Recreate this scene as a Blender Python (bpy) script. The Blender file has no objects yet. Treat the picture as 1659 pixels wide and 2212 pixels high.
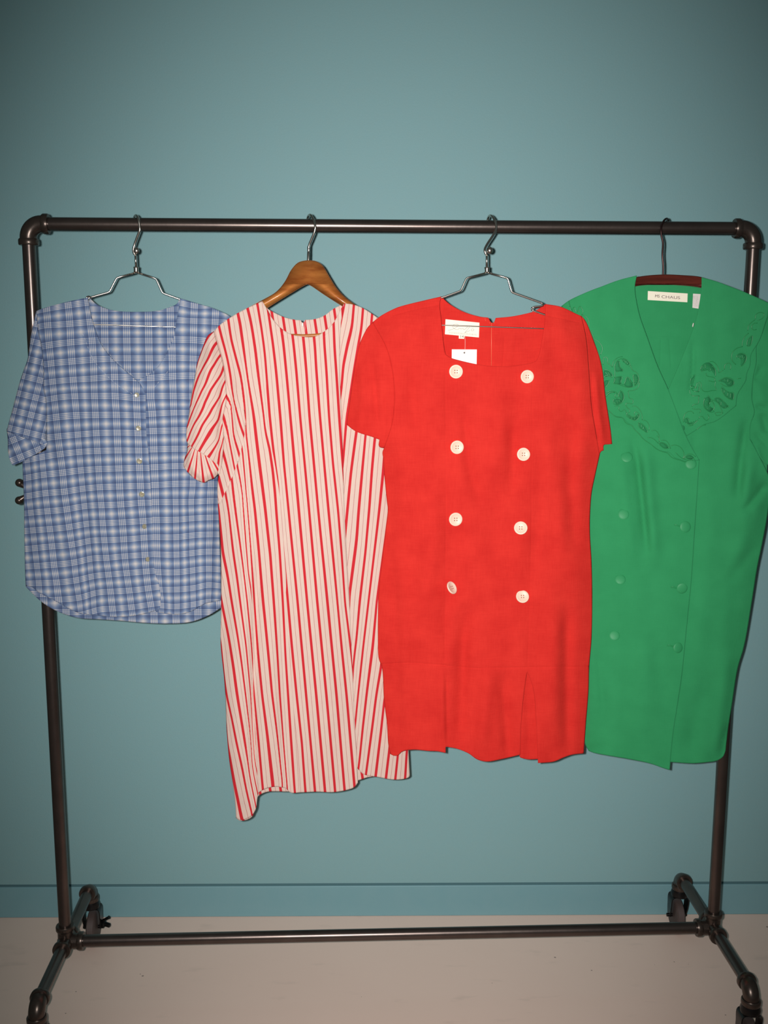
import bpy, math, random
import numpy as np
from mathutils import Vector, Matrix, geometry

# ------------------------------------------------------------------ camera
FPX, W_IMG, H_IMG = 2236.0, 1659.0, 2212.0
PITCH, YAW, ROLL = -0.1660, -0.0413, -0.0021
H0 = 0.16
CAM = np.array([-0.1147, -2.2004, 1.3606 + H0])
def rotm(p, y, r):
    cy, sy, cp, sp, cr, sr = math.cos(y), math.sin(y), math.cos(p), math.sin(p), math.cos(r), math.sin(r)
    return (np.array([[cy, -sy, 0], [sy, cy, 0], [0, 0, 1]]) @ np.array([[1, 0, 0], [0, cp, -sp], [0, sp, cp]])
            @ np.array([[cr, 0, sr], [0, 1, 0], [-sr, 0, cr]]))
RM = rotm(PITCH, YAW, ROLL)
scene = bpy.context.scene
cam_data = bpy.data.cameras.new('camera')
cam = bpy.data.objects.new('camera', cam_data)
scene.collection.objects.link(cam)
cam_data.sensor_fit = 'HORIZONTAL'; cam_data.sensor_width = 36.0
cam_data.lens = FPX / W_IMG * 36.0
m = Matrix.Identity(4)
for i in range(3):
    m[i][0], m[i][1], m[i][2], m[i][3] = RM[i, 0], RM[i, 2], -RM[i, 1], CAM[i]
cam.matrix_world = m
scene.camera = cam
scene.view_settings.view_transform = 'Standard'
scene.view_settings.look = 'None'
scene.view_settings.exposure = 0.0
scene.view_settings.gamma = 1.0
scene.view_settings.use_curve_mapping = False

# ------------------------------------------------------------------ light: dim room, the camera's own flash
world = bpy.data.worlds.new('world'); scene.world = world; world.use_nodes = True
bg = world.node_tree.nodes['Background']
bg.inputs[0].default_value = (0.62, 0.74, 0.72, 1); bg.inputs[1].default_value = 0.085
FLASH_POWER = 240.0
ld = bpy.data.lights.new('camera_flash', 'SPOT')
ld.energy = FLASH_POWER; ld.shadow_soft_size = 0.012; ld.color = (1.0, 0.985, 0.975)
ld.spot_size = math.radians(86); ld.spot_blend = 1.0
flash = bpy.data.objects.new('camera_flash', ld); scene.collection.objects.link(flash)
fm = m.copy()
off = Vector((RM[0, 0], RM[1, 0], RM[2, 0])) * -0.036 + Vector((RM[0, 2], RM[1, 2], RM[2, 2])) * 0.012
fm[0][3] += off.x; fm[1][3] += off.y; fm[2][3] += off.z
flash.matrix_world = fm @ Matrix.Rotation(math.radians(-1.0), 4, 'X') @ Matrix.Rotation(math.radians(-1.7), 4, 'Y') @ Matrix.Diagonal((0.70, 1, 1, 1))

# ------------------------------------------------------------------ picture measurements -> places
def rays(px, py):
    px = np.asarray(px, float); py = np.asarray(py, float)
    u = (px - W_IMG / 2) / FPX; w = (H_IMG / 2 - py) / FPX
    return u[..., None] * RM[:, 0] + RM[:, 1] + w[..., None] * RM[:, 2]
def on_plane(px, py, yc, xc, k, off=0.0):
    """point on the upright plane y = yc + k (x - xc) - off"""
    d = rays(px, py)
    t = (yc + k * (CAM[0] - xc) - off - CAM[1]) / (d[..., 1] - k * d[..., 0])
    return CAM + t[..., None] * d
def at(px, py, Y):
    return Vector(on_plane(px, py, Y, 0, 0))
def on_floor(px, py, z=0.0):
    d = rays(px, py); t = (z - CAM[2]) / d[..., 2]
    return CAM + t[..., None] * d
def CV(ox, oy, s, pts): return [(ox + x / s, oy + y / s) for x, y in pts]

# ------------------------------------------------------------------ materials
def lin(c):
    return tuple([(v / 255 / 12.92 if v / 255 <= .04045 else ((v / 255 + .055) / 1.055) ** 2.4) for v in c]) + (1,)
class NT:
    def __init__(s, name):
        s.m = bpy.data.materials.new(name); s.m.use_nodes = True; s.t = s.m.node_tree
        s.b = s.t.nodes['Principled BSDF']
    def n(s, typ, **kw):
        nd = s.t.nodes.new(typ)
        for k, v in kw.items(): setattr(nd, k, v)
        return nd
    def l(s, a, b): s.t.links.new(a, b)
    def math(s, op, a, b=None, c=None, clamp=False):
        nd = s.n('ShaderNodeMath', operation=op, use_clamp=clamp)
        for i, v in enumerate((a, b, c)):
            if v is None: continue
            if hasattr(v, 'is_linked') or hasattr(v, 'links'): s.l(v, nd.inputs[i])
            else: nd.inputs[i].default_value = v
        return nd.outputs[0]
    def mix(s, f, a, b):
        nd = s.n('ShaderNodeMix', data_type='RGBA')
        for i, v in ((0, f), (6, a), (7, b)):
            if hasattr(v, 'links'): s.l(v, nd.inputs[i])
            else: nd.inputs[i].default_value = v
        return nd.outputs[2]
    def sstep(s, lo, hi, v):
        nd = s.n('ShaderNodeMapRange', interpolation_type='SMOOTHSTEP')
        s.l(v, nd.inputs[0]); nd.inputs[1].default_value = lo; nd.inputs[2].default_value = hi
        return nd.outputs[0]
    def noise(s, scale, detail=3, vec=None, rough=.5):
        nd = s.n('ShaderNodeTexNoise'); nd.inputs['Scale'].default_value = scale
        nd.inputs['Detail'].default_value = detail; nd.inputs['Roughness'].default_value = rough
        if vec is not None: s.l(vec, nd.inputs['Vector'])
        return nd.outputs[0]
    def pos(s, sx=1, sy=1, sz=1):
        g = s.n('ShaderNodeNewGeometry'); mp = s.n('ShaderNodeMapping')
        mp.inputs['Scale'].default_value = (sx, sy, sz); s.l(g.outputs['Position'], mp.inputs['Vector'])
        return mp.outputs[0]
    def bump(s, h, strength, dist=.001):
        nd = s.n('ShaderNodeBump'); nd.inputs['Strength'].default_value = strength
        nd.inputs['Distance'].default_value = dist; s.l(h, nd.inputs['Height']); s.l(nd.outputs[0], s.b.inputs['Normal'])
    def set(s, color=None, rough=None, metal=None, spec=None, sheen=None, coat=None):
        i = s.b.inputs
        if color is not None:
            if hasattr(color, 'links'): s.l(color, i['Base Color'])
            else: i['Base Color'].default_value = color
        if rough is not None: i['Roughness'].default_value = rough
        if metal is not None: i['Metallic'].default_value = metal
        if spec is not None: i['Specular IOR Level'].default_value = spec
        if sheen is not None: i['Sheen Weight'].default_value = sheen; i['Sheen Roughness'].default_value = .5
        if coat is not None: i['Coat Weight'].default_value = coat; i['Coat Roughness'].default_value = .15
        return s
def simple(name, rgb, rough=.6, metal=0., spec=.5, var=.0, scale=30):
    t = NT(name)
    if var:
        f = t.noise(scale, 4, t.pos())
        a = lin(rgb); b = tuple(v * (1 - var) for v in a[:3]) + (1,)
        t.set(t.mix(f, a, b))
    else: t.set(lin(rgb))
    return t.set(rough=rough, metal=metal, spec=spec).m

def fabric(name, rgb, rgb2, weave=900, rough=.9, slub=.5, spec=.2):
    t = NT(name)
    hz = t.noise(1, 3, t.pos(40, 40, weave)); vt = t.noise(1, 3, t.pos(weave, weave, 40))
    bl = t.noise(22, 4, t.pos())
    f = t.math('ADD', t.math('MULTIPLY', t.math('ADD', hz, vt), .38 * slub), t.math('MULTIPLY', bl, .9))
    f = t.math('SUBTRACT', f, .1, clamp=True)
    t.set(t.mix(f, lin(rgb), lin(rgb2)), rough=rough, spec=spec, sheen=.0)
    t.bump(t.math('ADD', hz, vt), .5, .0006)
    return t.m

def plaid_mat():
    t = NT('plaid_cotton')
    uv = t.n('ShaderNodeUVMap'); uv.uv_map = 'UVMap'
    sp = t.n('ShaderNodeSeparateXYZ'); t.l(uv.outputs[0], sp.inputs[0])
    def axis(o):
        f = t.math('SUBTRACT', o, t.math('FLOOR', t.math('ADD', o, .5)))
        a = t.math('ABSOLUTE', f)
        inband = t.math('LESS_THAN', a, .175)
        ln = t.math('MULTIPLY', t.math('COSINE', t.math('MULTIPLY', f, 2 * math.pi / .086)), -1)
        ln = t.sstep(-.25, .55, ln)
        band = t.math('ADD', t.math('MULTIPLY', ln, .58), .30)
        g = t.math('POWER', t.sstep(.12, .54, a), 1.4)
        cell = t.math('ADD', t.math('MULTIPLY', g, .84), .06)
        return t.math('ADD', t.math('MULTIPLY', inband, band), t.math('MULTIPLY', t.math('SUBTRACT', 1, inband), cell))
    s = t.math('MULTIPLY', t.math('ADD', axis(sp.outputs[0]), axis(sp.outputs[1])), .5)
    th = t.noise(1, 2, t.pos(1500, 1500, 150))
    s = t.math('ADD', s, t.math('MULTIPLY', t.math('SUBTRACT', th, .5), .10))
    r = t.n('ShaderNodeValToRGB'); t.l(s, r.inputs[0])
    e = r.color_ramp.elements
    e[0].position = .02; e[0].color = lin((64, 75, 108))
    e[1].position = .93; e[1].color = lin((214, 203, 194))
    for p, c in ((.28, (84, 101, 134)), (.48, (112, 129, 158)), (.68, (156, 161, 173))):
        x = e.new(p); x.color = lin(c)
    t.set(r.outputs[0], rough=.85, spec=.25)
    t.bump(t.noise(1, 2, t.pos(1200, 1200, 1200)), .25, .0004)
    return t.m

def stripe_mat():
    t = NT('striped_cotton')
    uv = t.n('ShaderNodeUVMap'); uv.uv_map = 'UVMap'
    sp = t.n('ShaderNodeSeparateXYZ'); t.l(uv.outputs[0], sp.inputs[0]); o = sp.outputs[0]
    f = t.math('SUBTRACT', o, t.math('FLOOR', t.math('ADD', o, .5)))
    a = t.math('ABSOLUTE', f)
    thick = t.math('SUBTRACT', 1, t.sstep(.118, .138, a))
    thin = t.sstep(.476, .484, a)
    base = t.mix(t.noise(60, 2, t.pos()), lin((218, 192, 176)), lin((212, 184, 172)))
    c = t.mix(t.math('MULTIPLY', thin, .8), base, lin((176, 80, 88)))
    c = t.mix(thick, c, lin((200, 34, 44)))
    t.set(c, rough=.8, spec=.25)
    t.bump(t.noise(1, 2, t.pos(900, 900, 900)), .25, .0004)
    return t.m

M_PLAID = plaid_mat(); M_STRIPE = stripe_mat()
M_RED = fabric('red_linen', (230, 56, 45), (200, 37, 31), weave=420, slub=1.0)
M_GREEN = fabric('green_crepe', (52, 150, 94), (42, 134, 82), weave=900, slub=.3)
M_GREEN_THREAD = simple('green_satin_thread', (36, 132, 74), .34, spec=.55)
M_GREEN_NET = fabric('green_net', (44, 136, 84), (36, 120, 72), weave=600)
M_GREEN_BUTTON = simple('green_button_cloth', (48, 146, 90), .55, spec=.4)
M_CREAM = simple('cream_button', (245, 214, 190), .45, spec=.45, var=.1, scale=200)
M_HOLE = simple('button_hole_thread', (170, 90, 70), .8)
M_PEARL = simple('pearl_button', (168, 162, 136), .14, spec=1., var=.4, scale=300)
M_LABEL = simple('label_satin', (246, 236, 212), .5, spec=.4, var=.06, scale=300)
M_TAG = simple('tag_card', (255, 250, 240), .6)
M_INK = simple('label_ink', (84, 60, 60), .7)
M_INK2 = simple('label_ink_pale', (150, 150, 150), .7)
M_CHROME = simple('chrome_wire', (205, 196, 186), .24, metal=1.)
M_DARKWIRE = simple('dark_wire', (70, 50, 48), .3, metal=.9)
M_BLACK = simple('black_rubber', (30, 28, 28), .5)
M_BLACKMETAL = simple('black_caster_steel', (24, 22, 22), .3, metal=.5)
M_WHEEL = simple('caster_tread', (84, 70, 66), .6, var=.3, scale=60)

def pipe_mat():
    t = NT('lacquered_steel_pipe')
    f = t.noise(18, 5, t.pos(1, 1, 1)); g = t.noise(140, 3, t.pos())
    c = t.mix(f, lin((104, 92, 86)), lin((78, 68, 64)))
    t.set(c, metal=.85, spec=.5)
    t.l(t.math('ADD', t.math('MULTIPLY', g, .05), .27), t.b.inputs['Roughness'])
    t.bump(g, .06, .0005)
    return t.m
M_PIPE = pipe_mat()
def fitting_mat():
    t = NT('cast_iron_fitting')
    g = t.noise(120, 4, t.pos())
    t.set(t.mix(g, lin((92, 80, 72)), lin((70, 60, 55))), metal=.75, rough=.3)
    t.bump(g, .2, .0008)
    return t.m
M_FIT = fitting_mat()
def wood_mat(name, c1, c2, sc, rough=.35, coat=.3):
    t = NT(name)
    w = t.noise(1, 5, t.pos(*sc), rough=.6)
    f = t.sstep(.35, .7, w)
    t.set(t.mix(f, lin(c1), lin(c2)), rough=rough, coat=coat)
    t.bump(w, .1, .0005)
    return t.m
M_WOOD = wood_mat('honey_wood', (204, 128, 62), (158, 84, 36), (10, 60, 45))
M_REDWOOD = wood_mat('reddish_wood', (128, 54, 40), (104, 42, 32), (12, 80, 160), .5, .0)

# ------------------------------------------------------------------ mesh helpers
def link(name, verts, faces, mat=None, parent=None, smooth=True, uvs=None, solid=0.0, so=0.0):
    me = bpy.data.meshes.new(name)
    me.from_pydata([tuple(v) for v in verts], [], faces)
    if uvs is not None:
        lay = me.uv_layers.new(name='UVMap')
        lay.data.foreach_set('uv', np.asarray(uvs, np.float32).ravel())
    if smooth: me.polygons.foreach_set('use_smooth', [True] * len(me.polygons))
    me.update()
    if mat: me.materials.append(mat)
    o = bpy.data.objects.new(name, me); scene.collection.objects.link(o)
    if parent is not None:
        o.parent = parent; o.matrix_parent_inverse = parent.matrix_world.inverted()
    if solid:
        md = o.modifiers.new('solid', 'SOLIDIFY'); md.thickness = solid; md.offset = so
    return o
def thing(name, label, cat, loc, group=None):
    o = bpy.data.objects.new(name, None); scene.collection.objects.link(o)
    o.location = loc; o.matrix_world = Matrix.Translation(Vector(loc)); o.empty_display_size = .05
    o['label'] = label; o['category'] = cat
    if group: o['group'] = group
    return o
def catmull(P, n=8, closed=False):
    P = [np.array(p, float) for p in P]; out = []; N = len(P)
    if N < 3: return P
    for i in range(N if closed else N - 1):
        p0 = P[(i - 1) % N] if closed or i > 0 else 2 * P[0] - P[1]
        p1, p2 = P[i], P[(i + 1) % N]
        p3 = P[(i + 2) % N] if closed or i + 2 < N else 2 * P[-1] - P[-2]
        a, b = max(np.linalg.norm(p1 - p0), 1e-9) ** .5, max(np.linalg.norm(p2 - p1), 1e-9) ** .5
        c = max(np.linalg.norm(p3 - p2), 1e-9) ** .5
        m1 = (p2 - p1) + b * ((p1 - p0) / a - (p2 - p0) / (a + b))
        m2 = (p2 - p1) + b * ((p3 - p2) / c - (p3 - p1) / (b + c))
        for j in range(n):
            t = j / n
            out.append((2*t**3 - 3*t*t + 1) * p1 + (t**3 - 2*t*t + t) * m1 + (-2*t**3 + 3*t*t) * p2 + (t**3 - t*t) * m2)
    if not closed: out.append(P[-1])
    return out
class MB:
    def __init__(s): s.v = []; s.f = []
    def ring(s, c, u, w, r, n):
        b = len(s.v)
        for i in range(n):
            a = 2 * math.pi * i / n
            s.v.append(tuple(c + u * (math.cos(a) * r) + w * (math.sin(a) * r)))
        return b
    def tube(s, pts, r, n=10, caps=True, closed=False):
        P = [Vector(p) for p in pts]; N = len(P)
        rs = r if isinstance(r, (list, tuple)) else [r] * N
        T = []
        for i in range(N):
            a = P[(i - 1) % N] if closed or i else P[0]; b = P[(i + 1) % N] if closed or i < N - 1 else P[-1]
            d = b - a; T.append(d.normalized() if d.length > 1e-9 else Vector((0, 0, 1)))
        ref = Vector((0, 0, 1)) if abs(T[0].z) < .9 else Vector((1, 0, 0))
        u = T[0].cross(ref).normalized(); rings = []
        for i in range(N):
            u = (u - T[i] * u.dot(T[i])).normalized(); w = T[i].cross(u)
            rings.append(s.ring(P[i], u, w, rs[i], n))
        for i in range(N - 1 if not closed else N):
            a, b = rings[i], rings[(i + 1) % N]
            for j in range(n): s.f.append((a + j, a + (j + 1) % n, b + (j + 1) % n, b + j))
        if caps and not closed:
            s.f.append(tuple(rings[0] + j for j in range(n))[::-1]); s.f.append(tuple(rings[-1] + j for j in range(n)))
        return s
    def lathe(s, o, ax, prof, n=28):
        """prof: list of (distance along axis, radius)"""
        o = Vector(o); ax = Vector(ax).normalized()
        ref = Vector((0, 0, 1)) if abs(ax.z) < .9 else Vector((1, 0, 0))
        u = ax.cross(ref).normalized(); w = ax.cross(u); rings = []
        for d, r in prof: rings.append(s.ring(o + ax * d, u, w, max(r, 1e-5), n))
        for a, b in zip(rings[:-1], rings[1:]):
            for j in range(n): s.f.append((a + j, a + (j + 1) % n, b + (j + 1) % n, b + j))
        s.f.append(tuple(rings[0] + j for j in range(n))[::-1]); s.f.append(tuple(rings[-1] + j for j in range(n)))
        return s
    def box(s, c, h, rot=None):
        b = len(s.v)
        for x in (-1, 1):
            for y in (-1, 1):
                for z in (-1, 1):
                    p = Vector((x * h[0], y * h[1], z * h[2]))
                    if rot is not None: p = rot @ p
                    s.v.append(tuple(Vector(c) + p))
        for q in ((0, 1, 3, 2), (4, 6, 7, 5), (0, 4, 5, 1), (2, 3, 7, 6), (0, 2, 6, 4), (1, 5, 7, 3)):
            s.f.append(tuple(b + i for i in q))
        return s
    def sphere(s, c, r, n=16, sq=(1, 1, 1)):
        b = len(s.v); m_ = n // 2; c = Vector(c)
        s.v.append(tuple(c + Vector((0, 0, r * sq[2]))))
        for i in range(1, m_):
            th = math.pi * i / m_
            for j in range(n):
                a = 2 * math.pi * j / n
                s.v.append(tuple(c + Vector((r*sq[0]*math.sin(th)*math.cos(a), r*sq[1]*math.sin(th)*math.sin(a), r*sq[2]*math.cos(th)))))
        s.v.append(tuple(c - Vector((0, 0, r * sq[2])))); e = len(s.v) - 1
        for j in range(n): s.f.append((b, b + 1 + j, b + 1 + (j + 1) % n))
        for i in range(m_ - 2):
            for j in range(n):
                p = b + 1 + i * n; q = p + n
                s.f.append((p + j, q + j, q + (j + 1) % n, p + (j + 1) % n))
        p = b + 1 + (m_ - 2) * n
        for j in range(n): s.f.append((p + j, e, p + (j + 1) % n))
        return s
    def build(s, name, mat, parent=None, bevel=0, auto=False):
        o = link(name, s.v, s.f, mat, parent)
        if auto: o.data.shade_smooth() if False else None
        if bevel:
            md = o.modifiers.new('bevel', 'BEVEL'); md.width = bevel; md.segments = 2; md.limit_method = 'ANGLE'
        if bevel or auto:
            try: o.data.set_sharp_from_angle(angle=math.radians(40))
            except Exception: pass
        return o

# ------------------------------------------------------------------ cloth
def seg_dist(X, Y, poly):
    """distance to an open polyline, signed side, and position along it 0..1"""
    P = np.asarray(poly, float); A, B = P[:-1], P[1:]; D = B - A
    L2 = (D ** 2).sum(1) + 1e-9; ln = np.sqrt(L2); cum = np.concatenate([[0], np.cumsum(ln)])
    best = np.full(X.shape, 1e9); sg = np.zeros(X.shape); tt = np.zeros(X.shape)
    for i in range(len(A)):
        rx, ry = X - A[i, 0], Y - A[i, 1]
        t = np.clip((rx * D[i, 0] + ry * D[i, 1]) / L2[i], 0, 1)
        dx, dy = rx - t * D[i, 0], ry - t * D[i, 1]
        d = np.hypot(dx, dy); mk = d < best
        best = np.where(mk, d, best)
        sg = np.where(mk, np.sign(D[i, 0] * ry - D[i, 1] * rx), sg)
        tt = np.where(mk, (cum[i] + t * ln[i]) / cum[-1], tt)
    return best, sg, tt
def inside(X, Y, poly):
    P = np.asarray(poly, float); n = len(P); c = np.zeros(X.shape, bool)
    for i in range(n):
        x1, y1 = P[i]; x2, y2 = P[i - 1]
        mk = ((y1 > Y) != (y2 > Y)) & (X < (x2 - x1) * (Y - y1) / (y2 - y1 + 1e-12) + x1)
        c ^= mk
    return c
def resample(pts, step):
    P = np.asarray(pts, float); d = np.hypot(*np.diff(P, axis=0).T); cum = np.concatenate([[0], np.cumsum(d)])
    n = max(1, int(round(cum[-1] / step))); t = np.linspace(0, cum[-1], n + 1)
    return np.stack([np.interp(t, cum, P[:, 0]), np.interp(t, cum, P[:, 1])], 1)
def outline(segs, step=4.0):
    """closed outline from smooth pieces that meet in corners"""
    out = []
    for i, sg in enumerate(segs):
        sg = list(sg); nx = segs[(i + 1) % len(segs)][0]
        if math.hypot(sg[-1][0] - nx[0], sg[-1][1] - nx[1]) > 1e-6 : sg_end = False
        else: sg_end = True
        c = np.array(catmull(sg, 6)); c = resample(c, step)
        out += list(map(tuple, c[:-1] if sg_end else c))
    return out
class TPS:
    """smooth map from picture position to pattern coordinate"""
    def __init__(s, samples, ys=.4, reg=1e-4):
        S = np.array(samples, float); s.c = S[:, :2].mean(0); s.sc = 100.; s.ys = ys
        P = (S[:, :2] - s.c) / s.sc; P[:, 1] *= ys; s.P = P; n = len(P)
        r2 = ((P[:, None] - P[None]) ** 2).sum(-1)
        K = .5 * r2 * np.log(r2 + 1e-12) + reg * np.eye(n)
        Q = np.concatenate([np.ones((n, 1)), P], 1)
        A = np.zeros((n + 3, n + 3)); A[:n, :n] = K; A[:n, n:] = Q; A[n:, :n] = Q.T
        s.w = np.linalg.solve(A, np.concatenate([S[:, 2], np.zeros(3)]))
    def __call__(s, X, Y):
        X = np.asarray(X, float); sh = X.shape; X = X.ravel(); Y = np.asarray(Y, float).ravel()
        p = np.stack([(X - s.c[0]) / s.sc, (Y - s.c[1]) / s.sc * s.ys], 1); out = np.zeros(len(p)); n = len(s.P)
        for a in range(0, len(p), 20000):
            q = p[a:a + 20000]; r2 = ((q[:, None] - s.P[None]) ** 2).sum(-1)
            out[a:a + 20000] = (.5 * r2 * np.log(r2 + 1e-12)) @ s.w[:n] + s.w[n] + q @ s.w[n + 1:]
        return out.reshape(sh)
def samples(lines, step=30):
    out = []
    for k, pts in lines:
        pts = list(pts)
        if len(pts) == 1: out.append((pts[0][0], pts[0][1], k)); continue
        for x, y in resample(pts, step): out.append((x, y, k))
    return out
_rng = np.random.RandomState(7)
class Cloth:
    def __init__(s, yc, xc, k, seed=0): s.yc, s.xc, s.k, s.seed = yc, xc, k, seed
    def P(s, x, y, off): return on_plane(x, y, s.yc, s.xc, s.k, off)
    def wrinkle(s, X, Y, amp):
        r = np.random.RandomState(s.seed); h = np.zeros(X.shape)
        for i in range(9):
            lx = r.uniform(38, 120); ly = r.uniform(160, 700); ph = r.uniform(0, 6.28, 2); sk = r.uniform(-.15, .15)
            h += np.sin(2 * math.pi * (X + sk * Y) / lx + ph[0] + .8 * np.sin(2 * math.pi * Y / ly + ph[1])) * lx / 120
        return h * amp / 3
    def disp(s, X, Y, spec):
        X = np.asarray(X, float); Y = np.asarray(Y, float)
        d = np.full(X.shape, 1e9)
        for c in spec.get('closed', []): d = np.minimum(d, seg_dist(X, Y, c)[0])
        t = np.clip(d / spec.get('E', 45), 0, 1)
        o = spec.get('T', .015) * np.sin(t * math.pi / 2) if spec.get('closed') else np.full(X.shape, spec.get('T', 0.))
        for c in spec.get('shoulder', []):
            o = o * (.55 + .45 * np.clip(seg_dist(X, Y, c)[0] / 45, 0, 1))
        o = o * spec.get('side', 1)
        fade = np.clip(d / 40, .15, 1)
        o = o + s.wrinkle(X, Y, spec.get('wr', .0014)) * fade
        for fo in spec.get('folds', []):
            pl, w, a = fo[:3]; kind = fo[3] if len(fo) > 3 else 'g'
            q, sg, tt = seg_dist(X, Y, pl)
            en = np.clip(np.minimum(tt / .22, (1 - tt) / .22), 0, 1) ** .8
            if kind == 'g': o = o + a * np.exp(-(q / w) ** 2) * en
            elif kind == 'seam': o = o - a * np.exp(-(q / w) ** 2)
            elif kind == 'step': o = o + a * np.tanh(sg * q / 3.) * np.exp(-(q / w) ** 2) * en
            elif kind == 'hold': o = o + a * np.exp(-(q / w) ** 2)
        return o + spec.get('base', 0.)
    def sheet(s, out, spec, uvf=None, grid=6.0, cuts=(), step=4.0):
        poly = np.array(out); n = len(poly)
        x0, y0 = poly.min(0); x1, y1 = poly.max(0)
        gx, gy = np.meshgrid(np.arange(x0, x1, grid), np.arange(y0, y1, grid * .9))
        gx = gx + (np.arange(gx.shape[0])[:, None] % 2) * grid / 2
        gx, gy = gx.ravel(), gy.ravel()
        mk = inside(gx, gy, poly)
        pl = np.vstack([poly, poly[:1]])
        mk &= seg_dist(gx, gy, pl)[0] > 6.2 + grid * .4
        V = [tuple(p) for p in poly]; E = [(i, (i + 1) % n) for i in range(n)]
        tg = np.roll(poly, -1, 0) - np.roll(poly, 1, 0); tg /= np.linalg.norm(tg, axis=1)[:, None] + 1e-9
        nm = np.stack([-tg[:, 1], tg[:, 0]], 1); rings = []
        for dd in (2.6, 6.2):
            for sgn in (1, -1):
                q = poly + nm * dd * sgn
                ok = inside(q[:, 0], q[:, 1], poly) & (seg_dist(q[:, 0], q[:, 1], pl)[0] > dd * .93)
                rings.append(q[ok])
        rings = np.vstack(rings); rk = np.ones(len(rings), bool)
        for c, cons in [(c, True) for c in cuts]:
            c = np.array(c)
            ok = inside(c[:, 0], c[:, 1], poly) & (seg_dist(c[:, 0], c[:, 1], pl)[0] > 1.0)
            mk &= seg_dist(gx, gy, c)[0] > 2.
            rk &= seg_dist(rings[:, 0], rings[:, 1], c)[0] > 1.5
            idx = []
            for p, k in zip(c, ok):
                if k: V.append(tuple(p)); idx.append(len(V) - 1)
                else: idx.append(None)
            E += [(a, b) for a, b in zip(idx[:-1], idx[1:]) if a is not None and b is not None]
        for fo in spec.get('folds', []):
            if len(fo) > 3 and fo[3] in ('seam', 'step'):
                c = resample(catmull(fo[0], 5), 4.)
                t = np.gradient(c, axis=0); t /= np.linalg.norm(t, axis=1)[:, None] + 1e-9
                nn = np.stack([-t[:, 1], t[:, 0]], 1); w = fo[1] if fo[3] == 'seam' else 3.
                mk &= seg_dist(gx, gy, c)[0] > w * 2.3
                rk &= seg_dist(rings[:, 0], rings[:, 1], c)[0] > w * 2.3
                for o_ in (-2., -1., 0., 1., 2.):
                    q = c + nn * o_ * w
                    ok = inside(q[:, 0], q[:, 1], poly) & (seg_dist(q[:, 0], q[:, 1], pl)[0] > 1.2)
                    V += [tuple(p) for p in q[ok]]
        V += list(zip(gx[mk], gy[mk])) + [tuple(p) for p in rings[rk]]
        vo, eo, fo_, _, _, _ = geometry.delaunay_2d_cdt([Vector(v) for v in V], E, [list(range(n))], 1, 1e-3)
        XY = np.array([(v.x, v.y) for v in vo]); F = [tuple(f) for f in fo_ if len(f) == 3]
        A = np.array(F); c = XY[A].mean(1); mk = inside(c[:, 0], c[:, 1], poly); A = A[mk]
        D = s.disp(XY[:, 0], XY[:, 1], spec); P3 = s.P(XY[:, 0], XY[:, 1], D)
        # faces turned to the camera side
        a, b, cc = P3[A[:, 0]], P3[A[:, 1]], P3[A[:, 2]]
        nrm = np.cross(b - a, cc - a); fl = nrm[:, 1] > 0
        A[fl] = A[fl][:, ::-1]
        C = XY[A]; cen = C.mean(1, keepdims=True).repeat(3, 1)
        if uvf is None: uv = C * .01
        else: uv = uvf(C[..., 0], C[..., 1], cen[..., 0], cen[..., 1])
        return P3, A, uv.reshape(-1, 2)
    def build(s, name, sheets, mat, parent, solid=.0009, so=0.):
        V, F, U, b = [], [], [], 0
        for P3, A, uv in sheets:
            V.append(P3); F += [tuple(int(i) + b for i in t) for t in A]; U.append(uv); b += len(P3)
        return link(name, np.vstack(V), F, mat, parent, uvs=np.vstack(U), solid=solid, so=so)
    def spot(s, x, y, spec, lift=.0):
        return Vector(s.P(np.array(x), np.array(y), s.disp(np.array(x), np.array(y), spec) + lift))
def patch(cloth, pts, off, mat, name, parent, solid=.0006, spec=None):
    """small flat fabric or card piece"""
    p = np.array(pts); o = off if spec is None else cloth.disp(p[:, 0], p[:, 1], spec) + off
    v = cloth.P(p[:, 0], p[:, 1], o)
    return link(name, v, [tuple(range(len(p)))[::-1]], mat, parent, smooth=False, solid=solid, so=0)
def writing(cloth, txt, org, ux, uy, size, off, mat, name, parent, shear=0.):
    """letters laid along picture direction ux, height along uy"""
    cu = bpy.data.curves.new('letters', 'FONT'); cu.body = txt; cu.size = 1.; cu.extrude = 0.0; cu.shear = shear
    to = bpy.data.objects.new('letters', cu); scene.collection.objects.link(to)
    bpy.context.view_layer.update()
    me = bpy.data.meshes.new_from_object(to.evaluated_get(bpy.context.evaluated_depsgraph_get()))
    bpy.data.objects.remove(to); bpy.data.curves.remove(cu)
    co = np.array([v.co[:] for v in me.vertices])
    X = org[0] + co[:, 0] * size * ux[0] + co[:, 1] * size * uy[0]
    Y = org[1] + co[:, 0] * size * ux[1] + co[:, 1] * size * uy[1]
    P3 = cloth.P(X, Y, off)
    fs = [tuple(p.vertices) for p in me.polygons]
    bpy.data.meshes.remove(me)
    return link(name, P3, fs, mat, parent, smooth=False, solid=.0002)

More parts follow.
